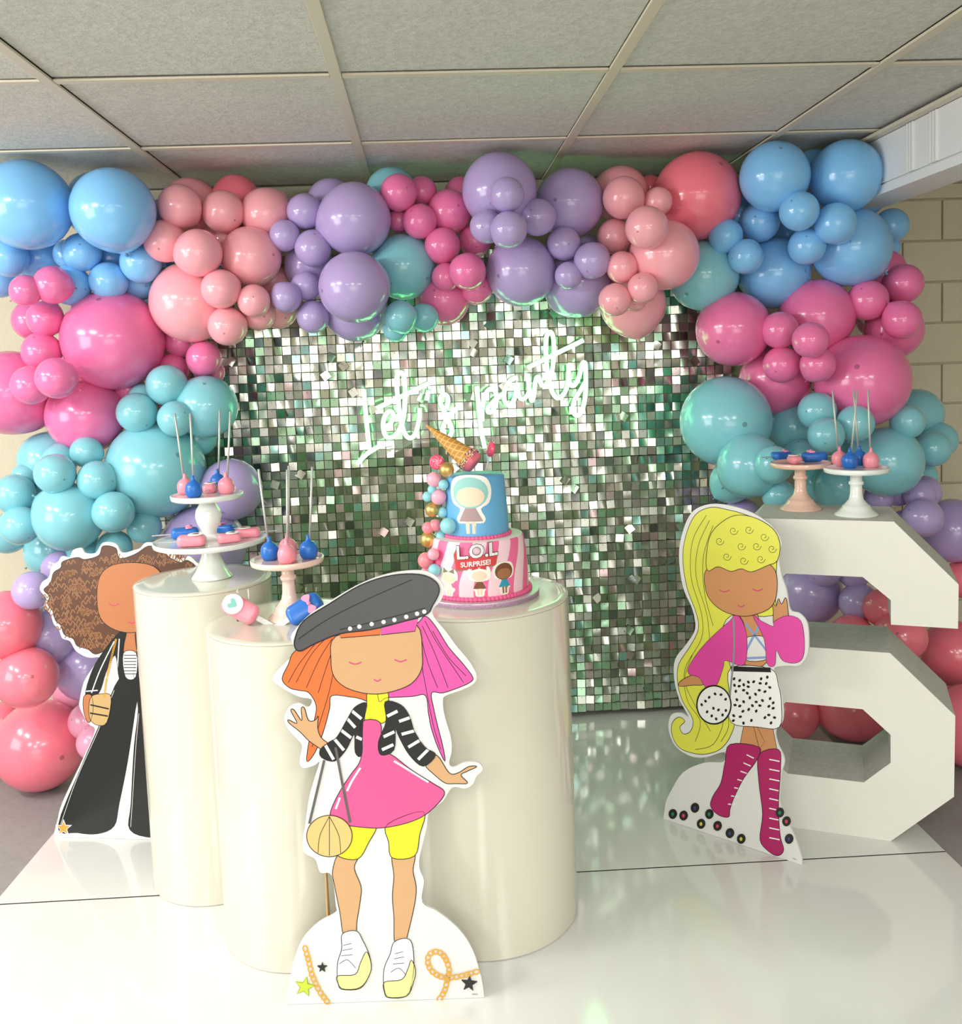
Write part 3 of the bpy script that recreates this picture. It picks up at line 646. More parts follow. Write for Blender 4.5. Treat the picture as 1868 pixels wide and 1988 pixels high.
s.piece('printed_boot', [(1474, 1465), (1512, 1455), (1516, 1490), (1512, 1560), (1515, 1620), (1522, 1650), (1510, 1661), (1492, 1652), (1476, 1630), (1481, 1580), (1474, 1520)], M_boot,
        strands=[[(1494, 1474+i*19), (1514-(2 if 2 < i < 6 else 0), 1478+i*19)] for i in range(9)], lm=M_wht, lw=.003)
s.piece('printed_neck', [(1430, 1185), (1464, 1185), (1476, 1210), (1490, 1285), (1444, 1288), (1446, 1215)], M_skin3)
s.piece('printed_top', [(1446, 1240), (1488, 1238), (1492, 1278), (1446, 1280)], M_grey, strands=[[(1448, 1210), (1488, 1262)], [(1478, 1208), (1448, 1265)], [(1447, 1278), (1490, 1276)]], lm=M_blu, lw=.006)
s.piece('printed_hand', [(1504, 1212), (1502, 1185), (1498, 1165), (1507, 1177), (1512, 1162), (1518, 1173), (1526, 1160), (1530, 1180), (1530, 1212)], M_skin3)
s.piece('printed_hand', [(1366, 1308), (1345, 1310), (1322, 1322), (1320, 1332), (1345, 1330), (1368, 1328)], M_skin3)
sp = []
random.seed(3)
for k in range(160):
    q = (random.uniform(1424, 1510), random.uniform(1312, 1404))
    if q[0] < 1490+(q[1]-1312)*.25 and all(math.hypot(q[0]-o_[0][0], q[1]-o_[0][1]) > 9 for o_ in sp): sp.append((q, oval(q, 3.4, 2.6, 8, random.random()*3)))
s.piece('printed_skirt', [(1420, 1296), (1496, 1298), (1512, 1330), (1518, 1370), (1513, 1412), (1470, 1411), (1420, 1402), (1417, 1350)], M_wht, extra=[(o_[1], K) for o_ in sp]+[([(1420, 1293), (1496, 1296), (1498, 1305), (1420, 1303)], K)])
s.piece('printed_jacket', [(1432, 1192), (1418, 1205), (1395, 1225), (1365, 1255), (1340, 1290), (1338, 1308), (1358, 1315), (1372, 1335), (1392, 1330), (1405, 1295), (1410, 1282), (1446, 1290), (1450, 1230)], M_fuch, line=.001)
s.piece('printed_jacket', [(1462, 1194), (1478, 1205), (1502, 1216), (1504, 1206), (1530, 1195), (1555, 1205), (1562, 1240), (1560, 1275), (1545, 1287), (1520, 1282), (1508, 1262), (1505, 1291), (1490, 1288), (1484, 1240)], M_fuch, line=.001)
s.lines('printed_strap', [[(1425, 1200), (1426, 1260), (1420, 1330), (1414, 1385)]], paper('strap_silver', 150, 150, 150), .005)
sp = []
for k in range(40):
    q = (random.uniform(1362, 1412), random.uniform(1340, 1398))
    if math.hypot((q[0]-1387)/28, (q[1]-1368)/33) < .95 and all(math.hypot(q[0]-o_[0][0], q[1]-o_[0][1]) > 10 for o_ in sp): sp.append((q, oval(q, 3.2, 2.5, 8, random.random()*3)))
s.piece('printed_bag', oval((1387, 1368), 33, 37, 24), M_wht, line=.004, extra=[(o_[1], K) for o_ in sp])
s.piece('printed_face', [(1371, 1108), (1400, 1088), (1440, 1084), (1480, 1088), (1506, 1108), (1509, 1150), (1498, 1178), (1470, 1192), (1440, 1196), (1405, 1186), (1380, 1165), (1370, 1140)], M_skin3)
s.face((1408, 1145), (1472, 1143), (1440, 1174), 10)
s.piece('printed_fringe', [(1372, 1085), (1382, 1035), (1420, 1003), (1460, 1003), (1500, 1025), (1515, 1055), (1510, 1088), (1490, 1098), (1460, 1110), (1440, 1104), (1420, 1109), (1395, 1100), (1376, 1108)], M_blond,
        strands=[[(x+9*math.cos(t*.9)*(1-t/11), y+9*math.sin(t*.9)*(1-t/11)) for t in range(10)] for x, y in ((1398, 1050), (1425, 1030), (1455, 1028), (1485, 1042), (1500, 1065), (1470, 1060), (1440, 1060), (1412, 1080), (1445, 1088), (1478, 1085))], lw=.0012)
ls = []
for i, (x, y) in enumerate(((1307, 1580), (1328, 1583), (1350, 1568), (1362, 1599), (1378, 1580), (1394, 1603), (1418, 1617), (1440, 1628), (1515, 1577), (1528, 1594), (1533, 1628))):
    s.piece('printed_spot', oval((x, y), 8, 9.5, 9), M_blk, line=0, extra=[(oval((x, y), 3, 4, 6), M_cols[i % 4])])
RIGHT = s
# left cutout, half hidden by the tallest pedestal
A, B = at_z(105, 1625, 0), at_z(412, 1634, 0)
s = Standee(A, B, math.radians(2), 'cardboard cutout of a girl with big curly brown hair, half hidden behind the tallest pedestal',
 [(105, 1618), (112, 1590), (121, 1558), (158, 1479), (184, 1420), (172, 1405), (155, 1375), (155, 1358), (163, 1324), (180, 1296), (193, 1277), (175, 1277), (160, 1272), (146, 1262), (136, 1245), (121, 1239), (114, 1222), (104, 1211), (98, 1192), (86, 1178), (90, 1162), (77.5, 1145), (82, 1130), (95, 1120), (100, 1100), (113, 1090), (120, 1080), (135, 1082), (142, 1068), (158, 1064), (166, 1074), (186, 1073), (200, 1053.5), (225, 1056), (237, 1073), (260, 1068), (272, 1064), (284.5, 1053), (310, 1058), (318, 1072), (338, 1076), (350, 1084), (368, 1080), (382, 1092), (396, 1102), (408, 1130), (402, 1200), (372, 1262), (336, 1280), (335, 1330), (350, 1430), (400, 1570), (412, 1620)], [(413, 1634), (105, 1625)])
random.seed(5)
cur = []
for k in range(150):
    x, y = random.uniform(92, 215), random.uniform(1085, 1262)
    if math.hypot((x-190)/105, (y-1160)/105) < .95: cur.append([(x-9, y+5), (x-5, y-3), (x, y+4), (x+4, y-4), (x+9, y+2)])
for k in range(36):
    x, y = random.uniform(215, 370), random.uniform(1078, 1096); cur.append([(x-6, y+5), (x-2, y-4), (x+3, y+3), (x+7, y-4)])
s.piece('printed_hair', [(200, 1060), (225, 1064), (232, 1084), (262, 1076), (288, 1060), (308, 1066), (325, 1080), (350, 1092), (365, 1088), (385, 1108), (390, 1160), (365, 1235), (320, 1255), (260, 1230), (222, 1246), (205, 1262), (185, 1270), (170, 1260), (150, 1254), (142, 1240), (125, 1232), (118, 1214), (108, 1205), (102, 1186), (92, 1172), (96, 1158), (85, 1145), (98, 1132), (104, 1112), (118, 1102), (122, 1090), (150, 1082), (165, 1086), (192, 1078)], M_brown,
        strands=cur, lm=M_cur, lw=.0028)
s.piece('printed_leg', [(232, 1316), (272, 1316), (263, 1380), (248, 1480), (232, 1560), (222, 1604), (190, 1619), (150, 1617), (112, 1605), (160, 1482), (196, 1400)], M_blk, line=0, strands=[[(222, 1340), (190, 1420), (150, 1510), (118, 1600)]], lm=M_grey, lw=.0012)
s.piece('printed_leg', [(262, 1316), (310, 1316), (330, 1360), (370, 1480), (396, 1600), (385, 1624), (300, 1627), (252, 1611), (254, 1560), (260, 1450), (268, 1376)], M_blk, line=0, strands=[[(270, 1385), (264, 1450), (257, 1560), (254, 1605)]], lm=M_grey, lw=.0012)
s.piece('printed_chest', [(246, 1220), (264, 1220), (268, 1275), (238, 1275)], M_skin2)
s.piece('printed_jacket', [(232, 1228), (246, 1225), (240, 1262), (245, 1318), (232, 1318), (224, 1272), (206, 1305), (192, 1345), (166, 1352), (180, 1300), (206, 1258)], M_blk, strands=[[(222, 1245), (195, 1300), (178, 1345)], [(232, 1240), (228, 1300)], [(166, 1342), (190, 1340)]], lm=M_wht, lw=.003)
s.piece('printed_jacket', [(264, 1225), (290, 1230), (310, 1270), (315, 1320), (262, 1318), (266, 1270)], M_blk, strands=[[(275, 1232), (280, 1312)], [(266, 1262), (300, 1262)]], lm=M_wht, lw=.003)
s.piece('printed_waistcoat', [(240, 1268), (265, 1268), (264, 1314), (244, 1314)], M_grey, strands=[[(241, 1272+i*6), (265, 1272+i*6)] for i in range(7)], lw=.0022)
s.piece('printed_hand', [(163, 1352), (178, 1350), (181, 1380), (173, 1403), (163, 1382)], M_skin2)
s.piece('printed_bag', [(176, 1355), (195, 1347), (216, 1352), (208, 1402), (188, 1407), (174, 1392)], paper('straw_bag', 196, 162, 110), strands=[[(176, 1368), (212, 1376)], [(175, 1384), (210, 1390)]], lw=.004)
s.rings('printed_chain', [(226, 1240), (215, 1285), (207, 1320), (203, 1352)], M_gold, .003, .0022, .0016)
s.piece('printed_face', [(191, 1130), (212, 1100), (256, 1092), (300, 1100), (320, 1130), (322, 1180), (300, 1215), (255, 1228), (215, 1218), (192, 1190)], M_skin2)
s.face((222, 1172), (292, 1172), (256, 1206), 10)
s.piece('printed_star', star((124, 1607), 17), M_wht, smooth=False, line=0)
s.piece('printed_star', star((124, 1607), 13), M_gold, smooth=False, line=.0008)

# ------------------------------------------------------------------ cake stands
M_china = mat('white_glazed_china', srgb(240, 244, 240), .12, 0, Coat_Weight=.5, Coat_Roughness=.04)
M_blush = mat('blush_glazed_china', srgb(246, 214, 200), .14, 0, Coat_Weight=.5, Coat_Roughness=.04)
M_blush2 = mat('blush_glazed_china_deep', srgb(240, 200, 182), .14, 0, Coat_Weight=.5, Coat_Roughness=.04)
def plate_prof(r, z):
    return [(0, z-.012), (r*.6, z-.012), (r*.93, z-.009), (r, z-.006), (r+.001, z+.004), (r-.0015, z+.0055), (r-.004, z+.0045), (r-.006, z+.0005), (r-.012, z-.001), (0, z-.001)]
def cake_stand(x, y, z, h, rp, foot, m, label, group=None):
    t = thing('cake_stand', (x, y, z), label, 'cake stand', group)
    link('foot', lathe_me('foot', foot, m, 48, sharp=1.2), t)
    link('plate', lathe_me('plate', plate_prof(rp, h), m, 64, sharp=1.2), t)
    return z+h-.001
def foot_flare(h, rb, rn): return [(0, .001), (rb-.002, 0), (rb, .002), (rb-.001, .004), (rb*.80, h*.18), (rb*.64, h*.36), (rn*1.12, h*.6), (rn*1.05, h*.8), (rn*1.2, h*.93), (rn*1.5, h-.012), (0, h-.012)]
def foot_bulb(h, rb, rn): return [(0, .001), (rb, 0), (rb, .003), (rb*.75, h*.08), (rn*.9, h*.17), (rn*.95, h*.24), (rn*1.45, h*.40), (rn*1.65, h*.56), (rn*1.5, h*.70), (rn*1.05, h*.82), (rn*1.0, h*.92), (rn*1.3, h-.012), (0, h-.012)]
def foot_column(h, rb, rn):
    return [(0, .001), (rb-.001, 0), (rb, .002), (rb*.98, .004), (rb*.78, h*.10), (rb*.64, h*.18), (rb*.62, h*.215), (rb*.56, h*.225), (rn*1.25, h*.34), (rn*1.04, h*.46), (rn, h*.60), (rn, h*.655), (rn*1.22, h*.67), (rn*1.26, h*.70), (rn*1.22, h*.73), (rn, h*.745), (rn, h-.018), (rn*1.2, h-.012), (0, h-.012)]
ax, ay = -.553, 2.296
zt1 = cake_stand(ax, ay, PL[3], .0925, .1353, foot_flare(.0925, .0496, .0205), M_china, 'wide white china cake stand on the tallest pedestal, with treats around another stand')
zt2 = cake_stand(ax, ay, zt1, .1135, .0864, foot_bulb(.1135, .052, .0195), M_china, 'small white china cake stand with bulb stem, stacked on the wide one')
bx, by = -.327, 2.047
zt3 = cake_stand(bx, by, PM[3], .132, .080, foot_column(.132, .050, .0140), M_blush, 'blush pink cake stand on the middle pedestal, carrying blue and pink cake pops')
cx6, cy6 = 1.003, 2.447
zt4 = cake_stand(cx6, cy6, .826, .125, .079, foot_column(.125, .0545, .0150), M_blush2, 'peach cake stand on top of the giant number, carrying cakesicles lying flat')
dx6, dy6 = 1.099, 2.321
zt5 = cake_stand(dx6, dy6, .826, .120, .0795, foot_column(.120, .0545, .0150), M_china, 'white cake stand on top of the giant number, carrying four cake pops')

# ------------------------------------------------------------------ cake pops and cakesicles
M_cpink = bump(mat('pink_candy_coating', srgb(248, 152, 170), .28), 60, .001, .2)
M_cblue = bump(mat('blue_candy_coating', srgb(40, 112, 202), .28), 60, .001, .2)
M_stick = bump(mat('silver_glitter_stick', srgb(214, 214, 210), .3, .6), 900, .001, .8, 2)
M_dots = mat('white_sugar_disc', srgb(248, 246, 242), .4); M_bow = mat('pink_sugar_bow', srgb(250, 150, 186), .4)
M_mint = mat('mint_sugar', srgb(130, 200, 190), .4)
def pop_parts(c):
    R = .0205
    pr = [(0, 0), (R*.62, 0), (R*.75, .001), (R*.93, .007), (R, .016), (R*.98, .024), (R*.87, .031), (R*.64, .0365), (R*.38, .0395), (R*.24, .0425), (R*.19, .047), (R*.17, .053), (0, .0535)]
    return lathe_me('coating', pr, c, 28, sharp=1.5), tube_me('stick', [(0, 0, .04), (0, 0, .205)], .0026, M_stick, 8)
POPM = {'pink': pop_parts(M_cpink), 'blue': pop_parts(M_cblue)}
def cake_pop(u, v, z, col, tilt, label, group):
    p = at_z(u, v, z); t = thing('cake_pop', p, label, 'cake pop', group)
    link('coating', POPM[col][0], t)
    s_ = link('stick', POPM[col][1], t); s_.rotation_euler = (math.radians(tilt[1]), math.radians(tilt[0]), 0)
    return t
G1, G2, G3 = 'cake pops on the stacked white stand', 'cake pops on the blush stand', 'cake pops on the white stand over the number'
cake_pop(361, 960, zt2, 'pink', (-4, 0), 'pink cake pop furthest left on the stacked white stand', G1)
cake_pop(377, 965, zt2, 'blue', (1, 0), 'blue cake pop at the front left of the stacked white stand', G1)
cake_pop(424, 950, zt2, 'blue', (4, -2), 'blue cake pop at the back of the stacked white stand', G1)
cake_pop(440, 958, zt2, 'pink', (6, 0), 'pink cake pop on the right side of the stacked white stand', G1)
cake_pop(525, 1087, zt3, 'blue', (-4, 0), 'blue cake pop on the left of the blush stand', G2)
cake_pop(560, 1079, zt3, 'pink', (3, -2), 'pink cake pop behind another pink one on the blush stand', G2)
cake_pop(558, 1093, zt3, 'pink', (3, 0), 'pink cake pop at the front of the blush stand', G2)
cake_pop(600, 1084, zt3, 'blue', (5, 0), 'blue cake pop on the right of the blush stand', G2)
cake_pop(1630, 905, zt5, 'pink', (-5, 0), 'pink cake pop on the left of the white stand over the number', G3)
cake_pop(1650, 909, zt5, 'blue', (6, 0), 'blue cake pop at the front of the white stand over the number', G3)
cake_pop(1669, 904, zt5, 'blue', (-3, -3), 'blue cake pop at the back of the white stand over the number', G3)
cake_pop(1691, 908, zt5, 'pink', (-2, 0), 'pink cake pop on the right of the white stand over the number', G3)
def cakesicle_meshes(c):
    bm = bmesh.new(); bmesh.ops.create_cube(bm, size=1)
    for v in bm.verts: v.co = Vector((v.co.x*.066, v.co.y*.037, v.co.z*.026+.0130))
    far = [e for e in bm.edges if abs(e.verts[0].co.x-e.verts[1].co.x) < 1e-6 and abs(e.verts[0].co.y-e.verts[1].co.y) < 1e-6]
    bmesh.ops.bevel(bm, geom=far, offset=.013, segments=5, affect='EDGES', profile=.5)
    hz = [e for e in bm.edges if abs(e.verts[0].co.z-e.verts[1].co.z) < 1e-6 and len(e.link_faces) == 2 and e.calc_face_angle(0) > 1]
    bmesh.ops.bevel(bm, geom=hz, offset=.0095, segments=4, affect='EDGES', profile=.5)
    for v in bm.verts: v.co.z += .0006*math.sin(v.co.x*190)*(1 if v.co.z > .012 else 0)
    body = from_bm('coating', bm, c, True)
    st = box_me('stick', .048, .010, .0022, M_stick, .001, (-.053, 0, .013))
    return body, st
disc = lathe_me('sugar_disc', [(0, .0262), (.0175, .0262), (.018, .0275), (.0175, .0286), (0, .0286)], M_dots, 28, sharp=.9)
heart = [(.0, -.008), (.006, -.002), (.009, .003), (.0065, .007), (.003, .0065), (0, .0035), (-.003, .0065), (-.0065, .007), (-.009, .003), (-.006, -.002)]
def motif(m, dz=.0286):
    bm = bmesh.new(); slab_bm(bm, [tuple(x) for x in spline(heart, 3, True)], dz, dz+.0006); return from_bm('printed_heart', bm, m)
HEART = {'mint': motif(M_mint), 'brown': motif(mat('cocoa_print', srgb(120, 92, 78), .5)), 'rose': motif(mat('rose_print', srgb(206, 92, 120), .5))}
def bow_me():
    bm = bmesh.new()
    for sg in (1, -1):
        slab_bm(bm, [tuple(x) for x in spline([(0, 0), (sg*.004, .003), (sg*.013, .008), (sg*.017, .004), (sg*.016, -.004), (sg*.012, -.008), (sg*.004, -.003)], 3, True)], .0255, .0300)
    bmesh.ops.create_uvsphere(bm, u_segments=10, v_segments=8, radius=.0038, matrix=Matrix.Translation((0, 0, .0295)))
    return from_bm('sugar_bow', bm, M_bow, False)
BOW = bow_me(); CKM = {'pink': cakesicle_meshes(M_cpink), 'blue': cakesicle_meshes(M_cblue)}
def cakesicle(M, col, label, group, hk='mint', bx_=.010, sc_=1.):
    t = thing('cakesicle', (0, 0, 0), label, 'cakesicle', group); t.matrix_world = M @ Matrix.Scale(sc_, 4)
    link('coating', CKM[col][0], t); link('stick', CKM[col][1], t)
    if col == 'pink':
        d = link('sugar_disc', disc, t, (bx_, 0, 0)); h = link('printed_heart', HEART[hk], d, (0, 0, 0)); h.rotation_euler = (0, 0, -PI/2)
    else:
        b = link('sugar_bow', BOW, t, (bx_, 0, 0)); b.rotation_euler = (0, 0, PI/2)
    return t
def flat(p, deg): return Matrix.Translation(p) @ Matrix.Rotation(math.radians(deg), 4, 'Z')
g = 'cakesicles lying on the wide white stand'; z_ = zt1
cakesicle(flat(at_z(360, 1045, z_), 14), 'blue', 'blue cakesicle with pink bow at the back left of the wide stand', g, sc_=1.03) 
cakesicle(flat(at_z(373, 1060, z_), 4), 'pink', 'pink cakesicle with white disc at the front left of the wide stand', g, 'brown', sc_=1.03) 
cakesicle(flat(at_z(436, 1034, z_), 165), 'blue', 'blue cakesicle with pink bow behind the stem of the stacked stand', g, sc_=0.81) 
cakesicle(flat(at_z(445, 1053, z_), 20), 'pink', 'pink cakesicle with white disc at the front right of the wide stand', g, 'brown', sc_=0.86) 
cakesicle(flat(at_z(482, 1043, z_), 188), 'pink', 'pink cakesicle with white disc, rightmost on the wide stand', g, 'rose', sc_=0.92) 
cakesicle(flat(at_z(408, 956, zt2), 95), 'pink', 'pink cakesicle lying between the cake pops on the stacked stand', None, 'brown', sc_=0.86) 
g = 'cakesicles lying on the peach stand'
cakesicle(flat(at_z(1517, 893, zt4), 20), 'blue', 'blue cakesicle on the left of the peach stand', g, sc_=0.92) 
cakesicle(flat(at_z(1543, 900, zt4), 88), 'pink', 'pink cakesicle with white disc at the front of the peach stand', g, 'rose', sc_=0.81) 
cakesicle(flat(at_z(1582, 896, zt4), 172), 'blue', 'blue cakesicle on the right of the peach stand', g, sc_=1.03) 
# two little clear easels on the middle pedestal, each with a cakesicle leaning on it
def easel(u, v, z, rz, label):
    p = at_z(u, v, z); t = thing('clear_easel', p, label, 'easel', 'clear acrylic easels', rz)
    for sx in (-1, 1):
        bm = bmesh.new(); slab_bm(bm, [(-.028, 0), (.020, 0), (.020, .004), (.004, .006), (.012, .062), (.007, .064), (-.006, .008), (-.024, .006), (-.024, .012), (-.028, .012)], -.002, .002)
        o = link('upright', from_bm('upright', bm, M_acr2), t, (sx*.012, 0, 0))
        o.rotation_euler = (PI/2, 0, PI/2)
    link('cross_rail', box_me('cross_rail', .030, .004, .010, M_acr2, .001, (0, -.008, .010)), t)
M_acr2 = mat('clear_acrylic_easel', (1, 1, 1, 1), .03); clear(M_acr2)
E1, E2 = (474, 1200), (606, 1196)
easel(*E1, PM[3], math.radians(8), 'clear acrylic easel behind the leaning pink cakesicle')
easel(*E2, PM[3], math.radians(-10), 'clear acrylic easel behind the leaning blue cakesicle')
def leaning(u, v, spin, back, rz, col, label, hk, depth):
    p = at_y(u, v, depth)
    M = Matrix.Translation(p) @ Matrix.Rotation(rz, 4, 'Z') @ Matrix.Rotation(math.radians(90-back), 4, 'X') @ Matrix.Rotation(math.radians(spin), 4, 'Z')
    return cakesicle(M, col, label, 'cakesicles leaning on clear easels', hk, .014, 1.24)
y1 = at_z(*E1, PM[3]).y-.042; y2 = at_z(*E2, PM[3]).y-.042
leaning(468, 1184, 147, 22, math.radians(8), 'pink', 'pink cakesicle with white disc leaning on a clear easel', 'mint', y1)
leaning(596, 1184, 33, 22, math.radians(-10), 'blue', 'blue cakesicle with pink bow leaning on a clear easel beside the dark hat', 'mint', y2)

# ------------------------------------------------------------------ two tier cake
KX, KY, KZ = .098, 2.055, PR[3]
cake = thing('birthday_cake', (KX, KY, KZ), 'two tier cake, pink striped below and blue above, on the widest pedestal', 'cake')
M_cbd = mat('silver_cake_board', srgb(206, 200, 206), .3, .3); M_gem = bump(mat('lilac_gem_trim', srgb(186, 150, 180), .25, .3), 350, .002, 1., 2)
M_blueic = bump(mat('sky_blue_icing', srgb(104, 176, 222), .45), 25, .002, .25)
M_bead = mat('pink_piped_icing', srgb(238, 100, 150), .4)
M_str = mat('striped_icing', srgb(250, 206, 218), .45)
tc = nd(M_str, 'ShaderNodeTexCoord'); sx = nd(M_str, 'ShaderNodeSeparateXYZ'); lk(M_str, tc.outputs['Object'], sx.inputs[0])
def mth(m, op, a, b=None):
    n = nd(m, 'ShaderNodeMath', operation=op)
    for i, q in enumerate((a, b)):
        if q is None: continue
        if isinstance(q, (int, float)): n.inputs[i].default_value = q
        else: lk(m, q, n.inputs[i])
    return n.outputs[0]
an = mth(M_str, 'ARCTAN2', sx.outputs['Y'], sx.outputs['X'])
wv = mth(M_str, 'MULTIPLY', mth(M_str, 'SINE', mth(M_str, 'MULTIPLY', sx.outputs['Z'], 34)), .9)
ph = mth(M_str, 'ADD', mth(M_str, 'MULTIPLY', an, 11), mth(M_str, 'ADD', wv, mth(M_str, 'MULTIPLY', sx.outputs['Z'], -16)))
sn = mth(M_str, 'GREATER_THAN', mth(M_str, 'SINE', ph), .05)
mx = nd(M_str, 'ShaderNodeMix', data_type='RGBA'); lk(M_str, sn, mx.inputs['Factor'])
mx.inputs['A'].default_value = srgb(252, 214, 224); mx.inputs['B'].default_value = srgb(244, 112, 160)
lk(M_str, mx.outputs['Result'], bsdf(M_str).inputs['Base Color'])
link('cake_board', lathe_me('cake_board', [(0, .0005), (.134, .0005), (.135, .002), (.135, .0105), (.134, .012), (0, .012)], [M_cbd, M_gem], 72, mi=[0, 0, 1, 0, 0], sharp=.9), cake)
R1, R2, Z1, Z2, Z3 = .111, .068, .012, .138, .274
M_top1 = mat('cream_icing_top', srgb(244, 236, 226), .5)
link('lower_tier', lathe_me('lower_tier', [(R1, Z1), (R1+.001, Z1+.04), (R1-.003, Z1+.09), (R1-.007, Z2-.004), (R1-.010, Z2), (.0, Z2)], [M_str, M_top1], 72, mi=[0, 0, 0, 0, 1], sharp=.9), cake)
link('upper_tier', lathe_me('upper_tier', [(R2+.003, Z2), (R2+.003, Z2+.03), (R2, Z2+.08), (R2-.003, Z3-.004), (R2-.007, Z3), (0, Z3)], M_blueic, 64, sharp=1.2), cake)
def beads(r, z, n, br):
    bm = bmesh.new()
    for k in range(n):
        a_ = 2*PI*k/n; bmesh.ops.create_uvsphere(bm, u_segments=8, v_segments=6, radius=br, matrix=Matrix.Translation((r*math.cos(a_), r*math.sin(a_), z)) @ Matrix.Rotation(a_, 4, 'Z') @ Matrix.Diagonal((1, 1.25, 1, 1)))
    return from_bm('piped_border', bm, M_bead, True)
link('piped_border', beads(R1+.003, Z1+.004, 78, .0056), cake); link('piped_border', beads(R2+.005, Z2+.003, 54, .0050), cake)
# decorations glued to the sides: flat artwork bent round the cake
def wrap(me, r0, th0, z0):
    for v in me.vertices:
        x, y, d = v.co; a_ = th0+x/r0; r = r0+d; v.co = (r*math.cos(a_), r*math.sin(a_), z0+y)
    me.update()
def art(bm_pieces, mats, r0, u, v, name):
    bm = bmesh.new()
    for k, (pts, mi, lift) in enumerate(bm_pieces): slab_bm(bm, pts, -.004, lift, mi)
    for k in range(-12, 13):
        bmesh.ops.bisect_plane(bm, geom=bm.verts[:]+bm.edges[:]+bm.faces[:], plane_co=(k*.0055, 0, 0), plane_no=(1, 0, 0))
    me = from_bm(name, bm, mats)
    # centre of the artwork on the tier, seen from the photo
    d = Vector(ray(u, v)); o_ = Vector(CO)-Vector((KX, KY, 0)); a_ = d.x**2+d.y**2; b_ = o_.x*d.x+o_.y*d.y; c_ = o_.x**2+o_.y**2-r0**2
    t_ = (-b_-math.sqrt(max(0, b_*b_-a_*c_)))/a_; P = o_+d*t_
    wrap(me, r0, math.atan2(P.y, P.x), P.z-KZ)
    return link(name, me, cake)
def figure(h, hair, skin, dress, bow, mats):
    """plain paper-doll plaque: hair, face, frock, legs; h = height"""
    S = h
    sc2 = lambda pts: [(x*S, y*S) for x, y in pts]
    base = sc2([tuple(p) for p in spline([(-.12, -.52), (.12, -.52), (.16, -.36), (.26, -.24), (.18, -.06), (.33, .04), (.38, .26), (.30, .46), (.12, .52), (-.12, .52), (-.30, .46), (-.38, .26), (-.33, .04), (-.18, -.06), (-.26, -.24), (-.16, -.36)], 3, True)])
    P = [(base, 0, .0006)]
    P.append((sc2(oval((0, .22), .32, .27)), hair, .0010)); P.append((sc2(oval((0, .15), .25, .17)), skin, .0013))
    P.append((sc2([(-.09, -.04), (.09, -.04), (.21, -.27), (-.21, -.27)]), dress, .0011))
    for sg in (-1, 1): P.append((sc2([(sg*.02, -.27), (sg*.09, -.27), (sg*.08, -.48), (sg*.02, -.48)]), skin, .0010))
    if bow is not None:
        for sg in (-1, 1): P.append((sc2([(0, .40), (sg*.22, .52), (sg*.24, .34)]), bow, .0014))
    return P
FM = [mat('sugar_paper_white', srgb(248, 244, 236), .5), mat('sugar_mint', srgb(150, 206, 200), .5), mat('sugar_skin', srgb(240, 216, 190), .5), mat('sugar_grey_rose', srgb(176, 150, 150), .5),
      mat('sugar_cream', srgb(244, 236, 214), .5), mat('sugar_red', srgb(200, 48, 66), .5), mat('sugar_brown', srgb(122, 76, 46), .5), mat('sugar_tan', srgb(168, 112, 74), .5), mat('sugar_teal', srgb(46, 160, 186), .5), mat('sugar_olive', srgb(130, 130, 96), .5)]
art(figure(.128, 1, 2, 3, None, FM), FM, R2+.002, 913, 982, 'sugar_plaque')
art(figure(.060, 4, 2, 4, 9, FM), FM, R1, 872, 1131, 'sugar_plaque')
art(figure(.066, 0, 2, 6, 5, FM), FM, R1, 931, 1127, 'sugar_plaque')
art(figure(.068, 6, 7, 8, None, FM), FM, R1, 979, 1122, 'sugar_plaque')
M_red = mat('sugar_logo_red', srgb(214, 62, 66), .45)
M_ltr = mat('dotted_white_letter', srgb(246, 246, 244), .5)
tc = nd(M_ltr, 'ShaderNodeTexCoord'); vo = nd(M_ltr, 'ShaderNodeTexVoronoi'); vo.inputs['Scale'].default_value = 520; vo.inputs['Randomness'].default_value = .0
lk(M_ltr, tc.outputs['Object'], vo.inputs['Vector']); r_ = nd(M_ltr, 'ShaderNodeValToRGB'); r_.color_ramp.elements[0].position = .26; r_.color_ramp.elements[1].position = .34
r_.color_ramp.elements[0].color = (.12, .12, .12, 1); r_.color_ramp.elements[1].color = (.9, .9, .88, 1)
lk(M_ltr, vo.outputs['Distance'], r_.inputs['Fac']); lk(M_ltr, r_.outputs['Color'], bsdf(M_ltr).inputs['Base Color'])
def text_me(name, s_, size, offset, extr, mats):
    cu = bpy.data.curves.new('t', 'FONT'); cu.body = s_; cu.size = size; cu.offset = offset; cu.extrude = extr; cu.align_x = 'CENTER'; cu.resolution_u = 3
    ob = bpy.data.objects.new('t', cu); sc.collection.objects.link(ob); dg = bpy.context.evaluated_depsgraph_get()
    me = bpy.data.meshes.new_from_object(ob.evaluated_get(dg)); me.name = name; bpy.data.objects.remove(ob); bpy.data.curves.remove(cu)
    me.materials.clear()
    for q in mats: me.materials.append(q)
    return me
def cut_wrap(me, sh, off, lift, r0, th, z0):
    bm = bmesh.new(); bm.from_mesh(me)
    for k in range(-12, 13): bmesh.ops.bisect_plane(bm, geom=bm.verts[:]+bm.edges[:]+bm.faces[:], plane_co=(k*.0055, 0, 0), plane_no=(1, 0, 0))
    bm.to_mesh(me); bm.free()
    for v in me.vertices: v.co = (v.co.x+off[0], v.co.y+off[1]+sh*(v.co.x+off[0]), v.co.z+lift)
    wrap(me, r0, th, z0)
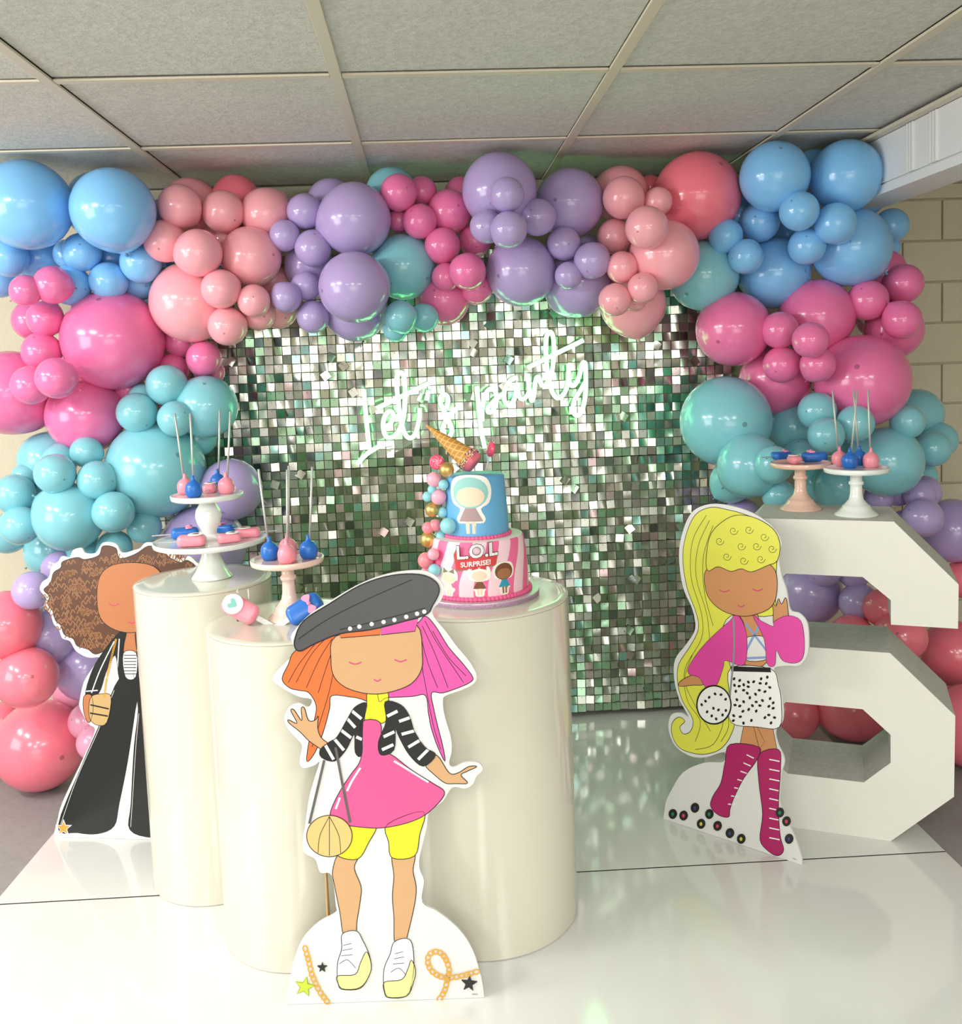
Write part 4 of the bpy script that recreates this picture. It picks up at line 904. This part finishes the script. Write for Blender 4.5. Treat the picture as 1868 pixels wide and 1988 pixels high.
# the logo plaque: red tag with raised letters
pl = [(-.048, .010), (-.040, .024), (-.034, .004), (.043, .004), (.048, .006), (.041, -.021), (-.044, -.023)]
sh = .085
pl = [(x, y+sh*x) for x, y in pl]
pl2 = [(x*1.04, y*1.08-.0004) for x, y in pl]
lg = art([(pl2, 1, .0006), (pl, 0, .0012)], [M_red, FM[9]], R1, 924, 1083, 'logo_plaque')
d = Vector(ray(924, 1083)); o_ = Vector(CO)-Vector((KX, KY, 0)); a_ = d.x**2+d.y**2; b_ = o_.x*d.x+o_.y*d.y; c_ = o_.x**2+o_.y**2-R1**2
P = o_+d*((-b_-math.sqrt(b_*b_-a_*c_))/a_); th, z0 = math.atan2(P.y, P.x), P.z-KZ
M_kl = mat('logo_black', srgb(40, 34, 34), .5)
for body, size, off, offs, lift, mm, nm in (('L.O.L', .040, (.002, .0010), .0022, .0016, M_kl, 'letter_outline'), ('L.O.L', .040, (.002, .0010), .0011, .0024, M_ltr, 'logo_lettering'), ('SURPRISE!', .0150, (-.001, -.0175), .0003, .0020, M_dots, 'logo_lettering')):
    me = text_me(nm, body, size, offs, .0004, [mm]); cut_wrap(me, sh, off, lift, R1, th, z0); link(nm, me, lg)
# candy balls up the left side
M_gb = mat('gold_candy', srgb(226, 190, 116), .35, .8); M_pb = mat('pink_candy', srgb(248, 176, 196), .25); M_bb = mat('aqua_candy', srgb(150, 216, 228), .25); M_co = mat('coral_candy', srgb(248, 146, 158), .25)
for u, v, r, m_ in ((867.5, 912, 14.5, M_gb), (843, 931, 15, M_pb), (861, 941, 10, M_bb), (839, 950.5, 9, M_bb), (830, 964.5, 10, M_bb), (851.5, 965, 15.8, M_pb), (839, 990, 14, M_gb), (859, 995, 10.5, M_bb), (845, 1020, 12, M_co), (831, 1025, 12, M_co), (870, 1021, 15.8, M_bb),
                    (831, 1047.5, 15.8, M_gb), (855.5, 1041, 10.7, M_bb), (841.5, 1076, 11.8, M_pb), (827, 1088, 16, M_co), (843.5, 1107, 12.3, M_bb), (825, 1111, 9, M_pb)):
    y_ = KY-.03
    for it in range(4):
        p = at_y(u, v, y_); rr_ = r/F*px(p)[2]; rt = (R2 if p.z-KZ > Z2 else R1)+rr_*.8; dx = p.x-KX
        y_ = KY-math.sqrt(rt*rt-dx*dx) if abs(dx) < rt-.002 else KY-.015
    bm = bmesh.new(); bmesh.ops.create_uvsphere(bm, u_segments=20, v_segments=14, radius=rr_)
    link('candy_ball', from_bm('candy_ball', bm, m_, True), cake, at_y(u, v, y_)-Vector((KX, KY, KZ)))
# ice cream cone standing upside down, its scoop sunk on the cake top
M_waf = mat('waffle_cone', srgb(206, 146, 66), .6)
tc = nd(M_waf, 'ShaderNodeTexCoord'); sx = nd(M_waf, 'ShaderNodeSeparateXYZ'); lk(M_waf, tc.outputs['Object'], sx.inputs[0])
an = mth(M_waf, 'MULTIPLY', mth(M_waf, 'ARCTAN2', sx.outputs['Y'], sx.outputs['X']), 9); zz = mth(M_waf, 'MULTIPLY', sx.outputs['Z'], 520)
g1 = mth(M_waf, 'GREATER_THAN', mth(M_waf, 'SINE', mth(M_waf, 'ADD', an, mth(M_waf, 'MULTIPLY', zz, .35))), .78); g2 = mth(M_waf, 'GREATER_THAN', mth(M_waf, 'SINE', zz), .78)
gg = mth(M_waf, 'MAXIMUM', g1, g2); mx = nd(M_waf, 'ShaderNodeMix', data_type='RGBA'); lk(M_waf, gg, mx.inputs['Factor'])
mx.inputs['A'].default_value = srgb(196, 140, 62); mx.inputs['B'].default_value = srgb(236, 186, 108); lk(M_waf, mx.outputs['Result'], bsdf(M_waf).inputs['Base Color'])
bp = nd(M_waf, 'ShaderNodeBump'); bp.inputs['Distance'].default_value = .002; bp.inputs['Strength'].default_value = .8; lk(M_waf, gg, bp.inputs['Height']); lk(M_waf, bp.outputs['Normal'], bsdf(M_waf).inputs['Normal'])
tip = at_y(827, 825, 2.075); mou = at_y(912, 893, 2.040); axd = (tip-mou); Lc = axd.length
cone = thing('ice_cream_cone', mou, 'upturned waffle ice cream cone with sprinkles on top of the cake', 'ice cream cone')
cone.rotation_euler = axd.to_track_quat('Z', 'Y').to_euler()
link('waffle_cone', lathe_me('waffle_cone', [(0, -.001), (.0255, 0), (.027, .003), (.0245, .010), (.016, Lc*.45), (.007, Lc*.8), (.0022, Lc*.985), (0, Lc)], M_waf, 40, sharp=1.4), cone)
M_scp = bump(mat('pink_ice_cream', srgb(238, 120, 140), .4), 60, .004, .5)
bm = bmesh.new(); bmesh.ops.create_uvsphere(bm, u_segments=28, v_segments=16, radius=.025, matrix=Matrix.Translation((0, 0, -.002)))
for v in bm.verts:
    v.co.z = max(v.co.z, -.016); k = 1+.05*math.sin(5*math.atan2(v.co.y, v.co.x)); v.co.x *= k; v.co.y *= k
link('scoop', from_bm('scoop', bm, M_scp, True), cone)
random.seed(11); bm = bmesh.new()
SPM = [mat('sprinkle_'+n_, srgb(*c_), .4) for n_, c_ in (('white', (246, 240, 236)), ('purple', (120, 80, 150)), ('pink', (246, 140, 170)), ('yellow', (240, 210, 110)), ('dark', (90, 60, 80)))]
for k in range(260):
    a_ = random.uniform(0, 2*PI); z_ = random.uniform(-.004, .012); r_ = .0268-.0006*max(0, z_*100)
    M = Matrix.Translation((r_*math.cos(a_), r_*math.sin(a_), z_)) @ Matrix.Rotation(random.random()*6, 4, (random.random(), random.random(), random.random()+.01)) @ Matrix.Diagonal((1, 1, 2, 1))
    n0 = len(bm.faces); bmesh.ops.create_icosphere(bm, subdivisions=1, radius=.0011, matrix=M); bm.faces.ensure_lookup_table()
    q = random.randrange(5)
    for f in bm.faces[n0:]: f.material_index = q
tag(link('sprinkles', from_bm('sprinkles', bm, SPM), cone), kind='stuff')
# lollipops
M_lol = mat('pink_swirl_lollipop', srgb(242, 82, 122), .2, 0, Coat_Weight=.5)
M_lsw = mat('pale_swirl_line', srgb(252, 160, 180), .25)
def lollipop(c, face, foot, label, r=.0165):
    t = thing('lollipop', c, label, 'lollipop', 'pink lollipops on the cake')
    q = face.to_track_quat('Z', 'Y').to_matrix().to_4x4()
    me = lathe_me('candy', [(0, -.005), (r*.75, -.005), (r*.95, -.003), (r, 0), (r*.95, .003), (r*.75, .005), (0, .0055)], M_lol, 28, sharp=1.5); me.transform(q)
    cd_ = link('candy', me, t)
    bm = bmesh.new()
    for k in range(6):
        ribbon_bm(bm, [((.1+.85*s_/8)*r*.85*math.cos(k*PI/3+s_*.22), (.1+.85*s_/8)*r*.85*math.sin(k*PI/3+s_*.22)) for s_ in range(9)], .0012, .0057, 0)
    me = from_bm('swirl', bm, M_lsw); me.transform(q); link('swirl', me, cd_)
    link('stick', tube_me('stick', [(foot-c)*.9*r/(foot-c).length, foot-c], .0018, M_dots, 8), t)
c1 = at_y(848, 897.5, 2.035); lollipop(c1, Vector((-.05, -1, .1)), Vector((KX-.035, KY, KZ+Z3-.01)), 'round pink swirl lollipop facing out beside the gold ball')
c2 = at_y(953, 872, 2.07); lollipop(c2, Vector((-1, -.35, .25)), at_y(943, 915, 2.07), 'pink lollipop seen edge on at the right of the cake top', .0175)

# small maker's mark printed at the lower right corner of two cutouts
for st_, q, w_ in ((FRONT, (922, 1931), .0042), (RIGHT, (1543, 1668), .0036)):
    me = text_me('printed_mark', '\u00a9MGA', w_, 0, 0, [K]); xy = st_.p(q)
    link('printed_mark', me, st_.root, (xy[0], xy[1], .0012))
